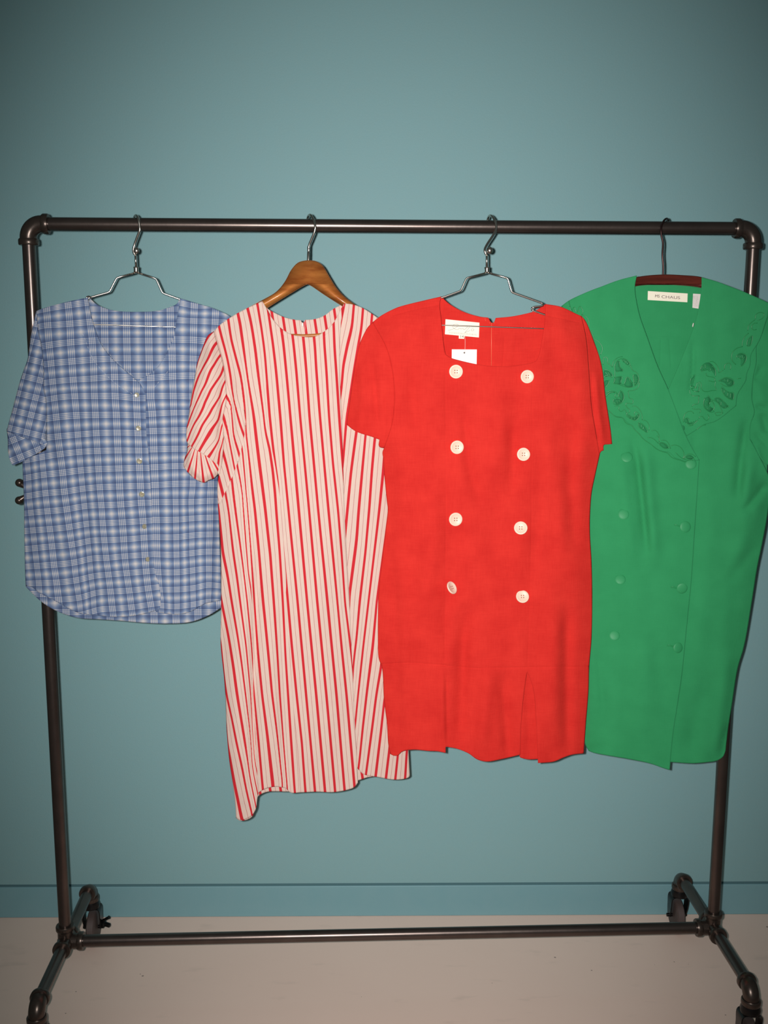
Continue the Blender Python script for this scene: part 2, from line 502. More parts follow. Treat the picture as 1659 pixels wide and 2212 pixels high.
# ------------------------------------------------------------------ room
WALL_Y, WALL_K = 0.348, -0.029
def wall_pt(px, py):
    return on_plane(px, py, WALL_Y, 0, WALL_K)
tw = NT('teal_wall_paint')
n1 = tw.noise(1.3, 3, tw.pos()); n2 = tw.noise(260, 3, tw.pos()); n3 = tw.noise(60, 3, tw.pos())
cw = tw.mix(n1, lin((131, 169, 172)), lin((127, 166, 169)))
cw = tw.mix(tw.math('MULTIPLY', tw.math('SUBTRACT', n3, .35, clamp=True), .45), cw, lin((136, 165, 163)))
tw.set(cw, rough=.62, spec=.3); tw.bump(n2, .22, .0012)
M_WALL = tw.m
tb = NT('teal_baseboard_paint')
tb.set(tb.mix(tb.noise(25, 4, tb.pos()), lin((116, 160, 167)), lin((124, 163, 169))), rough=.5, spec=.4)
tb.bump(tb.noise(200, 3, tb.pos()), .15, .001)
tf = NT('beige_floor')
g1 = tf.noise(2.2, 5, tf.pos()); g2 = tf.noise(38, 5, tf.pos()); g3 = tf.noise(9, 4, tf.pos(1, 3, 1))
cf = tf.mix(g1, lin((254, 223, 206)), lin((245, 212, 195)))
cf = tf.mix(tf.math('MULTIPLY', tf.sstep(.60, .75, g3), .14), cf, lin((168, 150, 136)))
vo = tf.n('ShaderNodeTexVoronoi'); vo.inputs['Scale'].default_value = 24; tf.l(tf.pos(), vo.inputs['Vector'])
vr = tf.n('ShaderNodeTexNoise'); vr.inputs['Scale'].default_value = 17; tf.l(tf.pos(), vr.inputs['Vector'])
spk = tf.math('LESS_THAN', vo.outputs[0], tf.math('MULTIPLY', tf.math('SUBTRACT', vr.outputs[0], .52, clamp=True), .55))
cf = tf.mix(tf.math('MULTIPLY', spk, .7), cf, lin((110, 88, 78)))
tf.set(cf, rough=.5, spec=.35); tf.bump(g2, .12, .002)
def slab(name, x0, x1, y0, y1, z0, z1, mat, kind='structure', rot=None, bevel=0):
    mb = MB().box(((x0 + x1) / 2, (y0 + y1) / 2, (z0 + z1) / 2), ((x1 - x0) / 2, (y1 - y0) / 2, (z1 - z0) / 2))
    mb.v = [(x, y + (WALL_K * x if rot else 0), z) for x, y, z in mb.v]
    o = mb.build(name, mat, bevel=bevel, auto=True); o['kind'] = kind
    return o
slab('floor', -3.2, 3.2, -3.4, 0.7, -.05, 0, tf.m)
bz = float(wall_pt(830, 1912)[2])
mbw = MB()
mbw.box((0, WALL_Y + .05, (bz + .006 + 3.0) / 2), (3.2, .05, (3.0 - bz - .006) / 2)); mbw.box((0, WALL_Y + .06, .03), (3.2, .035, .12))
mbw.v = [(x, y + WALL_K * x, z) for x, y, z in mbw.v]
ow = mbw.build('wall_back', M_WALL, auto=True); ow['kind'] = 'structure'
slab('baseboard_back', -3.2, 3.2, WALL_Y - .004, WALL_Y + .024, 0, bz, tb.m, rot=True, bevel=.002)

# ------------------------------------------------------------------ clothes rack
HX, HT, LEG, RP = 0.75, H0 + 1.5893, 0.2344, 0.0134
rack = thing('clothes_rack', 'dark steel pipe clothes rack on casters standing before the teal wall', 'clothes rack', (0, 0, 0))
def pipe(name, a, b, r=RP): return MB().tube([a, b], r, 28).build(name, M_PIPE, rack, auto=True)
pipe('top_rail', (-HX + .03, 0, HT), (HX - .03, 0, HT))
pipe('bottom_rail', (-HX + .03, 0, H0), (HX - .03, 0, H0))
for s in (-1, 1): pipe('upright', (s * HX, 0, H0 + .025), (s * HX, 0, HT - .03))
def rim(mb, o, ax, r=.0178, L=.013):
    mb.lathe(o, ax, [(-L * .5, r), (-L * .5, r + .0012), (-L * .3, r + .0028), (L * .3, r + .0028), (L * .5, r + .0016), (L * .5, r - .003)], 28)
def elbow(corner, da, db, name='elbow_fitting', r=.0172, R=.028, ext=.010):
    c = Vector(corner); da, db = Vector(da), Vector(db); mb = MB()
    o = c + da * R + db * R; pts = [c + da * (R + ext)]
    for i in range(13):
        a = math.pi / 2 * i / 12
        pts.append(o - db * (R * math.cos(a)) - da * (R * math.sin(a)))
    pts.append(c + db * (R + ext))
    mb.tube(pts, r, 28)
    rim(mb, c + da * (R + ext - .002), da); rim(mb, c + db * (R + ext - .002), db)
    return mb.build(name, M_FIT, rack, auto=True)
for s in (-1, 1):
    elbow((s * HX, 0, HT), (-s, 0, 0), (0, 0, -1))
    mb = MB()
    c = Vector((s * HX, 0, H0))
    mb.tube([c + Vector((0, -.036, 0)), c + Vector((0, .036, 0))], .0175, 28)
    mb.tube([c, c + Vector((0, 0, .036))], .0172, 28); mb.tube([c, c + Vector((-s * .036, 0, 0))], .0172, 28)
    mb.sphere(c, .0195, 24)
    for ax in ((0, -1, 0), (0, 1, 0), (0, 0, 1), (-s, 0, 0)): rim(mb, c + Vector(ax) * .034, ax)
    mb.build('cross_fitting', M_FIT, rack, auto=True)
    for t in (-1, 1):
        pipe('foot_pipe', (s * HX, t * .03, H0), (s * HX, t * (LEG - .02), H0))
        elbow((s * HX, t * LEG, H0), (0, -t, 0), (0, 0, -1), R=.024, ext=.006)
        # caster: round top plate, fork with two arms, wheel, axle nut
        zc = .045; y = t * LEG; yw = y + (.014 if t > 0 else .008)
        ct = bpy.data.objects.new('caster', None)
        mb = MB(); mb.lathe((s * HX, y, H0 - .03), (0, 0, -1), [(0, .0135), (.004, .0135), (.005, .019), (.014, .022), (.022, .021), (.026, .014)], 28)
        cap = Vector((s * HX, y, H0 - .062))
        for e in (-1, 1):
            pts = [(s * HX + e * .006, y, H0 - .050), (s * HX + e * .0195, (y * .7 + yw * .3), H0 - .056),
                   (s * HX + e * .0215, (y + yw) / 2, .076), (s * HX + e * .0195, yw, zc)]
            q = catmull(pts, 5); b0 = len(mb.v)
            for i, p in enumerate(q):
                hw = .020 - .009 * i / (len(q) - 1)
                for dx, dy in ((-.0013, -hw), (.0013, -hw), (.0013, hw), (-.0013, hw)):
                    mb.v.append((p[0] + dx, p[1] + dy, p[2]))
            for i in range(len(q) - 1):
                for j in range(4):
                    a = b0 + i * 4 + j; b = b0 + i * 4 + (j + 1) % 4
                    mb.f.append((a, b, b + 4, a + 4))
            mb.f.append((b0, b0 + 1, b0 + 2, b0 + 3)); l = b0 + 4 * (len(q) - 1); mb.f.append((l + 3, l + 2, l + 1, l))
        mb.tube([(s * HX - .026, yw, zc), (s * HX + .026, yw, zc)], .0045, 12)
        frame = mb.build('caster', M_BLACKMETAL, rack, auto=True)
        mw = MB(); mw.lathe((s * HX - .0115, yw, zc), (1, 0, 0), [(0, .012), (0, .036), (.002, .042), (.0045, .045), (.0185, .045), (.021, .042), (.023, .036), (.023, .012)], 40)
        mw.build('wheel', M_WHEEL, frame, auto=True)
        if s < 0 and t > 0:   # brake lever sticking out sideways
            ml = MB()
            ml.tube(catmull([(s*HX + .020, yw - .004, .060), (s*HX + .030, yw - .008, .068), (s*HX + .043, yw - .012, .077)], 5), [.004]*5 + [.0035]*5 + [.0045], 10)
            ml.tube(catmull([(s*HX + .020, yw - .004, .056), (s*HX + .032, yw - .008, .056), (s*HX + .045, yw - .012, .054)], 5), [.009]*5 + [.006]*5 + [.003], 10)
            ml.build('brake_lever', M_BLACKMETAL, frame, auto=True)
# wing screw on a collar half way up the left upright, its two wings showing past the shirt
wz = float(at(62, 1062, 0).z)
mb = MB(); mb.lathe((-HX, 0, wz - .015), (0, 0, 1), [(0, .0136), (0, .0165), (.03, .0165), (.03, .0136)], 28)
mb.tube([(-HX, 0, wz), (-HX - .026, 0, wz)], .006, 14)
for px, py in ((42, 1043), (41.5, 1081)):
    p = at(px, py, -.002); b = Vector((-HX - .020, 0, wz))
    q = [b.lerp(p, i / 6) for i in range(7)]
    mb.tube(q, [.005, .0045, .0042, .0045, .0055, .007, .0084], 14); mb.sphere(p, .0088, 18)
mb.build('wing_screw', M_FIT, rack, auto=True)

# ------------------------------------------------------------------ hangers
C5 = lambda p: CV(160, 440, 5.925, p)
C8 = lambda p: CV(940, 440, 6.381, p)
def wire(mb, pts, Y, r, smooth=4, n=10, closed=False):
    """pts: (px, py) or (px, py, Y)"""
    q = [tuple(at(p[0], p[1], p[2]) if len(p) > 2 else on_plane(p[0], p[1], *Y) if isinstance(Y, tuple) else at(p[0], p[1], Y)) for p in pts]
    if smooth: q = catmull(q, smooth, closed)
    mb.tube(q, r, n, closed=closed); return mb
def rounded(pts, r=4.0):
    """cut the corners of a wire bend"""
    out = [pts[0]]
    for a, b, c in zip(pts[:-2], pts[1:-1], pts[2:]):
        a_, b_, c_ = np.array(a, float), np.array(b, float), np.array(c, float)
        for e, sgn in ((a_, 0), (c_, 1)):
            pass
        p = b_ + (a_ - b_) / np.linalg.norm(a_ - b_) * r; q = b_ + (c_ - b_) / np.linalg.norm(c_ - b_) * r
        out += [tuple(p), tuple((p + 2 * b_ + q) / 4), tuple(q)]
    return out + [pts[-1]]
def steel_hanger(name, label, Y, PN, pts_l, pts_r, bar, hook, knob, stem, fer, extra):
    t = thing(name, label, 'clothes hanger', at(fer[0][0], fer[0][1], Y))
    wire(MB(), rounded(pts_l), PN, .0020, 0).build('frame_wire', M_CHROME, t)
    wire(MB(), rounded(pts_r), PN, .0020, 0).build('frame_wire', M_CHROME, t)
    wire(MB(), rounded(bar), PN, .0013, 0).build('trouser_bar', M_CHROME, t)
    if extra: wire(MB(), extra, Y, .0016, 5).build('strap_notch', M_CHROME, t)
    wire(MB(), hook, Y, .0025, 6, 12).build('hook', M_CHROME, t)
    mb = MB(); k = at(knob[0], knob[1], Y - .001); mb.sphere(k, knob[2], 18, (1, .8, 1.1))
    wire(mb, stem, Y, .0023, 0, 12); mb.build('swivel_link', M_CHROME, t)
    a, b = at(fer[0][0], fer[0][1], Y), at(fer[1][0], fer[1][1], Y)
    mb = MB(); L = (b - a).length
    mb.lathe(a, b - a, [(0, .003), (.001, .0052), (L * .2, .0056), (L * .25, .005), (L * .75, .005), (L * .8, .0056), (L, .0045)], 20)
    mb.build('ferrule', M_CHROME, t, auto=True)
    return t
RZ = RP + .004
steel_hanger('steel_hanger', 'bent chrome wire hanger holding the blue plaid shirt at the rack\'s left', -.012, (-.010, -.53, .125),
    [(291.6, 589.6), (252, 600), (236.5, 630.8), (197, 641.7), (150, 661), (104, 682), (97, 690), (106, 699)],
    [(297, 589), (337, 602), (350.7, 633), (389.5, 647), (440, 668), (486, 690), (489, 700), (480, 708)],
    [(106, 699), (205, 701), (379, 706.5), (480, 708)],
    [(289, 486, .018), (289.5, 473, .0175), (291.5, 466.8, .007), (295, 465.6, -.005), (299, 473, -.0165), (301.4, 488, -.018), (301.8, 497, -.018), (298, 508, -.016), (290.5, 529, -.012), (288, 541, -.012), (290.5, 550, -.012)],
    (294.5, 541.5, .0062), [(292.5, 548), (294, 577)], ((294, 575.5), (294.4, 590)),
    [(192, 648, -.030), (187, 643, -.033), (192, 640, -.030), (198, 644, -.026)])
steel_hanger('steel_hanger', 'bent chrome wire hanger holding the red button-front dress, notch showing beside its neck', -.041, (-.0445, .21, .0),
    [(1049, 590), (1007.4, 600.6), (995.6, 628), (958.8, 641.4), (905, 658), (858, 678), (850, 690), (860, 699)],
    [(1055, 589.5), (1096.7, 600.6), (1105, 631), (1172, 655), (1174, 661), (1151.6, 663), (1147, 667), (1151, 671), (1180, 681), (1216, 693), (1222, 702), (1214, 711)],
    [(860, 699), (955, 702.5), (1176, 710), (1214, 711)],
    [(1053, 486, .018), (1054, 473, .0175), (1057, 466.5, .007), (1061, 466, -.003), (1067.5, 474, -.013), (1071.5, 486, -.018), (1071.8, 496, -.020), (1066, 507, -.024), (1050.5, 531, -.034), (1047, 541, -.041), (1050, 550, -.041)],
    (1058, 541, .0066), [(1051.4, 548), (1051.6, 578)], ((1051.8, 576), (1052.2, 590.5)), None)

# shaped wooden hangers: outline in picture points, given real thickness and rounded edges
def board(name, outl, Y, th, mat, parent, k=0., x0=0.):
    P = np.array(resample(np.array(catmull(outl, 6, True)), 3.0)); n = len(P)
    cen = P.mean(0); V = []; rings = []
    prof = [(-1, 1.6), (-.82, .5), (-.45, 0), (.45, 0), (.82, .5), (1, 1.6)]
    T = np.gradient(P, axis=0); T /= np.linalg.norm(T, axis=1)[:, None]
    N = np.stack([T[:, 1], -T[:, 0]], 1)
    area = 0.5 * np.sum(P[:, 0] * np.roll(P[:, 1], -1) - np.roll(P[:, 0], -1) * P[:, 1])
    if area < 0: N = -N
    for d, ins in prof:
        Q = P - N * ins
        V.append(on_plane(Q[:, 0], Q[:, 1], Y, x0, k, 0) + np.array([0, d * th / 2, 0]))
    V = np.vstack(V); F = []
    for r in range(len(prof) - 1):
        for j in range(n):
            a = r * n + j; b = r * n + (j + 1) % n
            F.append((a, b, b + n, a + n))
    tri = geometry.tessellate_polygon([[Vector((p[0], p[1], 0)) for p in P]])
    F += [tuple(t) for t in tri]; F += [tuple(i + (len(prof) - 1) * n for i in t)[::-1] for t in tri]
    o = link(name, V, F, mat, parent)
    return o
t = thing('wooden_hanger', 'honey coloured wooden hanger holding the red and white striped dress', 'clothes hanger', at(665, 563, -.008))
w1 = [(664.8, 562.3), (681.4, 563.8), (696.5, 573), (711.5, 597), (726.6, 621), (747.7, 643.4), (790, 672), (822, 692), (826, 702), (818, 708), (790, 695), (738.6, 661.5), (702, 638), (666, 614.5)]
w2 = [(664.5, 562.3), (645, 566.6), (630, 581.6), (615, 608.8), (597, 630), (567, 648), (530, 668), (492, 694), (489, 704), (497, 710), (535, 692), (579, 664.5), (625, 636), (663, 614.5)]
board('hanger_arms', w1 + w2[::-1], -.012, .009, M_WOOD, t, .10, -.155)
wire(MB(), [(500, 706), (655, 726), (812, 704)], (-.012, -.155, .10), .0040, 6, 14).build('trouser_bar', M_WOOD, t)
wire(MB(), [(664, 486, .018), (664.5, 472, .0175), (667, 465.5, .008), (671, 464.5, -.003), (676.5, 473, -.013), (679.8, 483.4, -.018), (681, 491, -.019), (679, 501.5, -.018), (672.5, 518, -.014), (667.5, 531, -.011), (666.6, 545, -.010), (666, 566, -.010)], 0, .0025, 6, 12).build('hook', M_CHROME, t)
a, b = at(667, 532, -.010), at(666, 565, -.010)
MB().lathe(a, b - a, [(0, .0022), (.001, .0029), (.010, .0029), (.011, .0025), (.012, .0031), ((b - a).length, .0031)], 18).build('hook_sleeve', M_CHROME, t, auto=True)
t = thing('wooden_hanger', 'reddish-brown curved wooden hanger with dark hook holding the green dress', 'clothes hanger', at(1430, 594, -.022))
g1 = [(1429.6, 593), (1475, 594.5), (1514, 598.5), (1560, 616), (1610, 638), (1638, 653), (1640, 664), (1632, 664), (1580, 645), (1515, 622), (1463, 616), (1429.6, 614.5), (1399, 615.5), (1371, 619), (1320, 634), (1262, 654), (1244, 664), (1238, 662), (1244, 653), (1290, 627), (1340, 608.5), (1377, 598)]
board('hanger_body', g1, -.022, .011, M_REDWOOD, t, -.10, .565)
wire(MB(), [(1446, 496, .018), (1445, 482, .0175), (1442.5, 473.5, .008), (1438, 473, -.003), (1431.5, 481, -.014), (1428, 494, -.019), (1428.5, 507, -.020), (1432, 524, -.021), (1431, 551, -.022), (1432.5, 575, -.022), (1432, 598, -.022)], 0, .0022, 6, 12).build('hook', M_DARKWIRE, t)

def disc_button(cloth, x, y, r, off, tilt=(0, 0), mat=M_CREAM, parent=None, name='button', holes=True, dome=False, sq=1.):
    """round button lying on the cloth; r metres"""
    c = Vector(cloth.P(np.array(x), np.array(y), off))
    nrm = Vector((cloth.k, -1, .02)).normalized()
    nrm = (nrm + Vector((tilt[0], 0, tilt[1]))).normalized()
    if dome: prof = [(0, r * .86), (.0006, r * .98), (.0015, r), (.0023, r * .92), (.0030, r * .72), (.0035, r * .42), (.0037, r * .06)]
    else: prof = [(0, r * .9), (.0006, r), (.0022, r), (.0030, r * .95), (.0031, r * .82), (.0022, r * .74), (.0020, r * .05)]
    o = MB().lathe(c, nrm, prof, 36).build(name, mat, parent, auto=True)
    if holes:
        u = nrm.cross(Vector((0, 0, 1))).normalized(); w = nrm.cross(u); h = MB()
        for a in (-1, 1):
            for b in (-1, 1):
                q = c + nrm * .0019 + u * (a * r * .17) + w * (b * r * .17)
                h.lathe(q, nrm, [(0, r * .085), (.0004, r * .085)], 10)
        q = o; h.build('stitch', M_HOLE, q)
    return o

# ------------------------------------------------------------------ blue plaid shirt
PL = Cloth(-.008, -.53, .125, 3)
P1 = lambda p: CV(60, 640, 3.7705, p)
P2 = lambda p: CV(60, 850, 3.7705, p)
P3 = lambda p: CV(40, 1050, 3.7705, p)
P4 = lambda p: CV(40, 1170, 3.7705, p)
t = thing('plaid_shirt', 'blue and white plaid short-sleeved button shirt on the chrome hanger at left', 'shirt', at(293, 700, -.008))
# pattern lines read off the cloth: columns (bands running down) and rows, left of the placket
colsL = [(-3, P3([(-50, 85), (-38, 230), (-20, 380), (-5, 520), (10, 660), (25, 800)])),
 (-2, P2([(-5, 540), (10, 680), (12, 820)]) + P3([(103, 215), (120, 360), (135, 505), (152, 650), (167, 790)])),
 (-1, P2([(70, 50), (88, 200), (100, 360), (115, 510), (130, 660), (143, 810)]) + P3([(235, 205), (255, 350), (273, 490), (288, 640), (310, 785)]) + P4([(325, 470), (345, 610)])),
 (0, P1([(155, 110), (175, 390), (190, 540), (203, 690)]) + P2([(215, 30), (232, 190), (247, 350), (265, 490), (285, 640), (298, 800)]) + P3([(395, 190), (415, 340), (435, 480), (455, 620), (470, 770)]) + P4([(495, 460), (510, 600)])),
 (1, P1([(330, 70), (345, 230), (350, 380), (360, 530), (370, 680)]) + P2([(383, 20), (397, 175), (408, 330), (420, 475), (433, 625), (447, 775)]) + P3([(537, 160), (552, 305), (565, 445), (580, 590), (590, 730)]) + P4([(608, 420), (615, 560)])),
 (2, P1([(488, 50), (507, 215), (527, 370), (535, 520), (540, 680)]) + P2([(543, 20), (552, 175), (557, 320), (567, 465), (577, 615), (585, 760)]) + P3([(675, 155), (685, 300), (698, 440), (715, 590), (733, 720)]) + P4([(750, 405), (765, 545)])),
 (3, P1([(690, 390), (700, 520), (707, 655), (710, 800)]) + P2([(722, 175), (728, 320), (735, 465), (742, 610), (748, 755)]) + P3([(833, 155), (847, 295), (857, 435), (865, 570), (880, 710)]) + P4([(903, 400), (920, 535)])),
 (4, P1([(885, 690), (884, 800)]) + P2([(890, 180), (897, 320), (903, 465), (910, 605), (918, 755)]) + P3([(1000, 135), (1015, 285), (1022, 420), (1030, 560), (1040, 695)]) + P4([(1055, 380), (1077, 510)]))]
rowsL = [(0, P1([(60, 125), (155, 105), (330, 72), (430, 60), (500, 50)])), (1, P1([(130, 238), (330, 225), (510, 210)])),
 (2, P1([(120, 408), (175, 395), (350, 375), (520, 360), (680, 360)])), (3, P1([(130, 555), (190, 545), (360, 530), (535, 515), (700, 507), (880, 510)])),
 (4, P1([(140, 705), (203, 695), (370, 680), (540, 670), (705, 655), (885, 665)])), (5, P2([(150, 50), (215, 35), (383, 20), (543, 20), (715, 20), (885, 38)])),
 (6, P2([(150, 205), (232, 192), (397, 177), (552, 175), (722, 172), (890, 178)])), (7, P2([(160, 360), (247, 350), (408, 335), (557, 322), (728, 318), (897, 322), (960, 325)])),
 (8, P2([(0, 540), (265, 492), (420, 475), (567, 467), (735, 463), (903, 465), (980, 465)])), (9, P2([(0, 685), (130, 660), (285, 645), (433, 625), (577, 615), (742, 610), (910, 605)])),
 (10, P2([(0, 835), (143, 810), (298, 800), (447, 775), (585, 762), (748, 757), (918, 752), (1000, 752)])),
 (11, P3([(60, 222), (103, 215), (235, 205), (395, 190), (537, 160), (675, 155), (833, 150), (1000, 135)])),
 (12, P3([(60, 365), (120, 360), (255, 350), (415, 335), (552, 305), (685, 302), (847, 295), (1015, 285)])),
 (13, P3([(60, 512), (135, 505), (273, 490), (435, 480), (565, 445), (698, 440), (857, 435), (1022, 420)])),
 (14, P3([(70, 655), (152, 650), (288, 640), (455, 625), (580, 590), (715, 585), (865, 570), (1030, 560)])),
 (15, P3([(90, 792), (167, 790), (310, 785), (470, 770), (590, 735), (733, 720), (880, 708), (1040, 695)])),
 (16, P4([(200, 475), (330, 472), (495, 460), (610, 420), (750, 405), (903, 400), (1055, 380)])),
 (17, P4([(350, 605), (505, 600), (630, 555), (765, 545), (920, 535), (1077, 510)]))]
colsR = [(0, P1([(985, 400), (1005, 670), (1000, 810)]) + P2([(1015, 165), (1022, 305), (1027, 455), (1033, 600), (1038, 745)]) + P3([(1115, 130), (1122, 275), (1125, 415), (1127, 555), (1135, 700)]) + P4([(1150, 390), (1165, 520)])),
 (1, P1([(1170, 230), (1175, 430), (1180, 660)]) + P2([(1185, 20), (1190, 155), (1195, 300), (1197, 450), (1200, 590), (1202, 735)]) + P3([(1280, 130), (1283, 275), (1285, 415), (1287, 560), (1290, 705)]) + P4([(1290, 390), (1290, 530), (1290, 660)])),
 (2, P1([(1357, 60), (1352, 210), (1350, 350), (1347, 510), (1343, 660)]) + P2([(1342, 150), (1342, 450), (1345, 735)]) + P3([(1405, 130), (1410, 265), (1412, 400), (1412, 545), (1418, 685)]) + P4([(1420, 380), (1425, 520)])),
 (3, P1([(1530, 100), (1525, 215), (1518, 400), (1510, 650)]) + P2([(1500, 200), (1495, 450), (1490, 740)]) + P3([(1560, 120), (1557, 260), (1555, 400), (1550, 540), (1550, 680)]) + P4([(1550, 350), (1545, 500)]))]
rowsR = [(0, P1([(1240, 55), (1300, 65), (1360, 80)])), (1, P1([(1230, 195), (1352, 200), (1527, 207)])), (2, P1([(1165, 352), (1350, 355), (1450, 365)])),
 (3, P1([(1165, 500), (1347, 507), (1450, 512)])), (4, P1([(1005, 665), (1180, 650), (1340, 645)])), (5, P2([(1015, 20), (1185, 20), (1330, 25)])),
 (6, P2([(1015, 165), (1190, 155), (1320, 155)])), (7, P2([(1022, 305), (1195, 300), (1320, 300)])), (8, P2([(1027, 455), (1197, 450), (1320, 450)])),
 (9, P2([(1033, 600), (1200, 590), (1340, 590)])), (10, P2([(1038, 745), (1202, 735), (1340, 732), (1490, 738)])),
 (11, P3([(1115, 130), (1280, 130), (1405, 130), (1560, 120)])), (12, P3([(1122, 275), (1283, 275), (1410, 262), (1557, 255), (1640, 255)])),
 (13, P3([(1125, 415), (1285, 418), (1412, 400), (1555, 393), (1640, 393)])), (14, P3([(1127, 555), (1287, 560), (1412, 545), (1550, 532), (1640, 535)])),
 (15, P3([(1135, 700), (1290, 705), (1418, 685), (1550, 672), (1640, 680)])), (16, P4([(1150, 390), (1290, 390), (1420, 380), (1550, 350), (1640, 360)])),
 (17, P4([(1170, 520), (1290, 530), (1425, 510), (1545, 490)])), (18, P4([(1200, 655), (1290, 660), (1400, 650)]))]
uL, vL = TPS(samples(colsL, 28), 1., 3e-4), TPS(samples(rowsL, 28), 1., 3e-4)
uR, vR = TPS(samples(colsR, 28), 1., 3e-4), TPS(samples(rowsR, 28), 1., 3e-4)
UVL = lambda x, y, cx, cy: np.stack([uL(x, y), vL(x, y)], -1)
UVR = lambda x, y, cx, cy: np.stack([uR(x, y), vR(x, y)], -1)
bu = lambda x: (x - (60 + 625 / 3.7705)) / (179 / 3.7705)
rowsB = np.array([640 + v / 3.7705 for v in (-30, 105, 232, 360, 505, 648, 795)] + [850.8 + 39.3 * i for i in range(1, 15)])
UVB = lambda x, y, cx, cy: np.stack([bu(x) + (y - 700) * -.0004, np.interp(y, rowsB, range(21))], -1)
neckL = P1([(490, 12), (510, 130), (532, 215), (562, 305), (600, 395), (690, 510), (800, 612), (870, 672), (912, 705)])
lapel = P1([(912, 705), (935, 745), (955, 790)]) + [(314.6, 852)]
plack = [(314.6, 852)] + P2([(962, 200), (968, 350), (980, 450), (990, 600), (1000, 750)]) + P3([(1085, 150), (1090, 260), (1096, 400), (1100, 560), (1108, 680)]) + P4([(1130, 310), (1150, 370), (1158, 450), (1157, 500), (1150, 552)])
shL = [(190, 642.8), (165, 647.5), (139.6, 653.3), (110, 661), (94.5, 665.7), (78.6, 671.8)]
armL = [(78.6, 671.8), (81, 695), (84, 719.6), (90, 748), (94.5, 788.5), (95.5, 841.6), (99.8, 866), (101, 929.6), (100, 972)]
sideL = [(100, 972), (62, 990), (48.8, 997)], [(48.8, 997), (50.5, 1040), (52, 1076.5), (53, 1156), (54.6, 1235.7), (56, 1266)]
hemL = P4([(60, 362), (115, 372), (160, 410), (200, 432), (290, 478), (440, 560), (520, 588), (640, 600), (800, 612), (960, 600), (1150, 552)])
side_edges = [armL, sideL[1], [(505, 690), (480, 800), (474, 900), (470, 1000), (471.5, 1090), (476, 1209), (477.6, 1302.6)]]
fold_p = [([(205, 700), (215, 900), (225, 1100), (245, 1320)], 18, .004), ([(160, 820), (172, 1000), (188, 1200), (200, 1330)], 13, -.0045),
 ([(128, 900), (140, 1100), (152, 1290)], 12, .004), ([(238, 1000), (262, 1200), (285, 1330)], 9, -.003), ([(400, 900), (412, 1100), (425, 1310)], 16, -.004),
 ([(365, 1000), (372, 1200), (378, 1330)], 16, .003), ([(150, 700), (230, 850), (290, 880)], 14, .002), ([(455, 900), (452, 1100), (455, 1300)], 12, .003)]
specPL = dict(closed=side_edges, T=.016, E=55, folds=fold_p, wr=.0016, base=.0012)
specPL_over = dict(specPL, base=.0030)
left = outline([shL, armL, sideL[0], sideL[1], hemL, plack[::-1], lapel[::-1], neckL[::-1]])
shR = [(389, 644.5), (431, 657), (458, 665), (495, 682), (505, 690)]
sideR = [(505, 690), (486, 760), (477, 830), (474, 900), (470, 1000), (471.5, 1090), (476, 1209), (478, 1296)]
hemR = P4([(1648, 478), (1600, 488), (1520, 505), (1400, 570), (1300, 592), (1200, 585), (1120, 572)])
neckR = [(303, 818)] + P1([(960, 655), (1030, 602), (1090, 532), (1150, 420), (1195, 300), (1215, 180), (1232, 80)]) + [(389, 644.5)]
right = outline([neckR, shR, sideR, hemR, [hemR[-1], (325, 1200), (305, 1000), (292, 860), (303, 818)]])
PL.build('front_panel', [PL.sheet(left, specPL_over, UVL), PL.sheet(right, specPL, UVR)], M_PLAID, t, .0008, 1)
bneck = [(194, 644), (208.5, 657), (229.7, 666.5), (256, 672), (298.7, 673.5), (341, 671), (365, 664), (382, 656), (388, 645)]
hemB = P4([(60, 368), (130, 440), (200, 500), (290, 555), (400, 600), (510, 625), (640, 632), (850, 646), (1000, 660), (1200, 668), (1400, 655), (1550, 600), (1648, 540)])
back = outline([bneck[::-1], shL, armL, sideL[0], sideL[1], hemB, [hemB[-1]] + sideR[::-1], shR[::-1]])
specPB = dict(closed=side_edges, T=.013, E=60, side=-1, wr=.001, base=-.001)
PL.build('back_panel', [PL.sheet(back, specPB, UVB, grid=8)], M_PLAID, t, .0008, -1)
# left sleeve with its folded-up cuff
slv = outline([[(78.6, 671.8), (72, 700), (66, 730), (60, 775), (52, 798), (44.5, 820), (38.5, 841), (27, 885), (20, 910), (14.5, 932)],
 [(14.5, 932), (39, 941), (63, 949), (84, 957.4), (101, 966)], armL[:-1][::-1]])
UVS = lambda x, y, cx, cy: np.stack([(x - (76.9 - .249 * (y - 858.9))) / 40.5, (y - 858.9 - .25 * (x - 76.9)) / 39.8], -1)
specS = dict(closed=[[(78.6, 671.8), (66, 730), (60, 775), (44.5, 820), (27, 885), (14.5, 932)], armL], T=.012, E=28, wr=.001, base=.002,
 folds=[([(80, 740), (70, 850), (60, 940)], 9, .003), ([(92, 860), (80, 920), (88, 955)], 6, -.003)])
s1 = PL.sheet(slv, specS, UVS, 5)
s2 = PL.sheet(slv, dict(specS, side=-1, base=-.001, folds=[]), UVS, 8)
cuf = outline([[(14.5, 926), (17, 950), (17.5, 975), (22.6, 997), (28, 1005.6)], [(28, 1005.6), (48.8, 997), (81.4, 979), (97, 968)], [(97, 968), (102, 955), (80, 940), (40, 930), (14.5, 926)]])
UVC = lambda x, y, cx, cy: np.stack([((x - 29.8) * .928 - (y - 951) * .371) / 41, ((x - 44.3) * .38 + (y - 987.3) * .925) / 40], -1)
s3 = PL.sheet(cuf, dict(closed=[[(14.5, 926), (17.5, 975), (28, 1005)]], T=.008, E=20, wr=.001, base=-.001), UVC, 5)
s4 = PL.sheet(cuf, dict(closed=[[(14.5, 926), (17.5, 975), (28, 1005)]], T=.006, E=20, side=-1, wr=.001, base=-.002), UVC, 8)
PL.build('sleeve', [s1, s2], M_PLAID, t, .0008, 0)
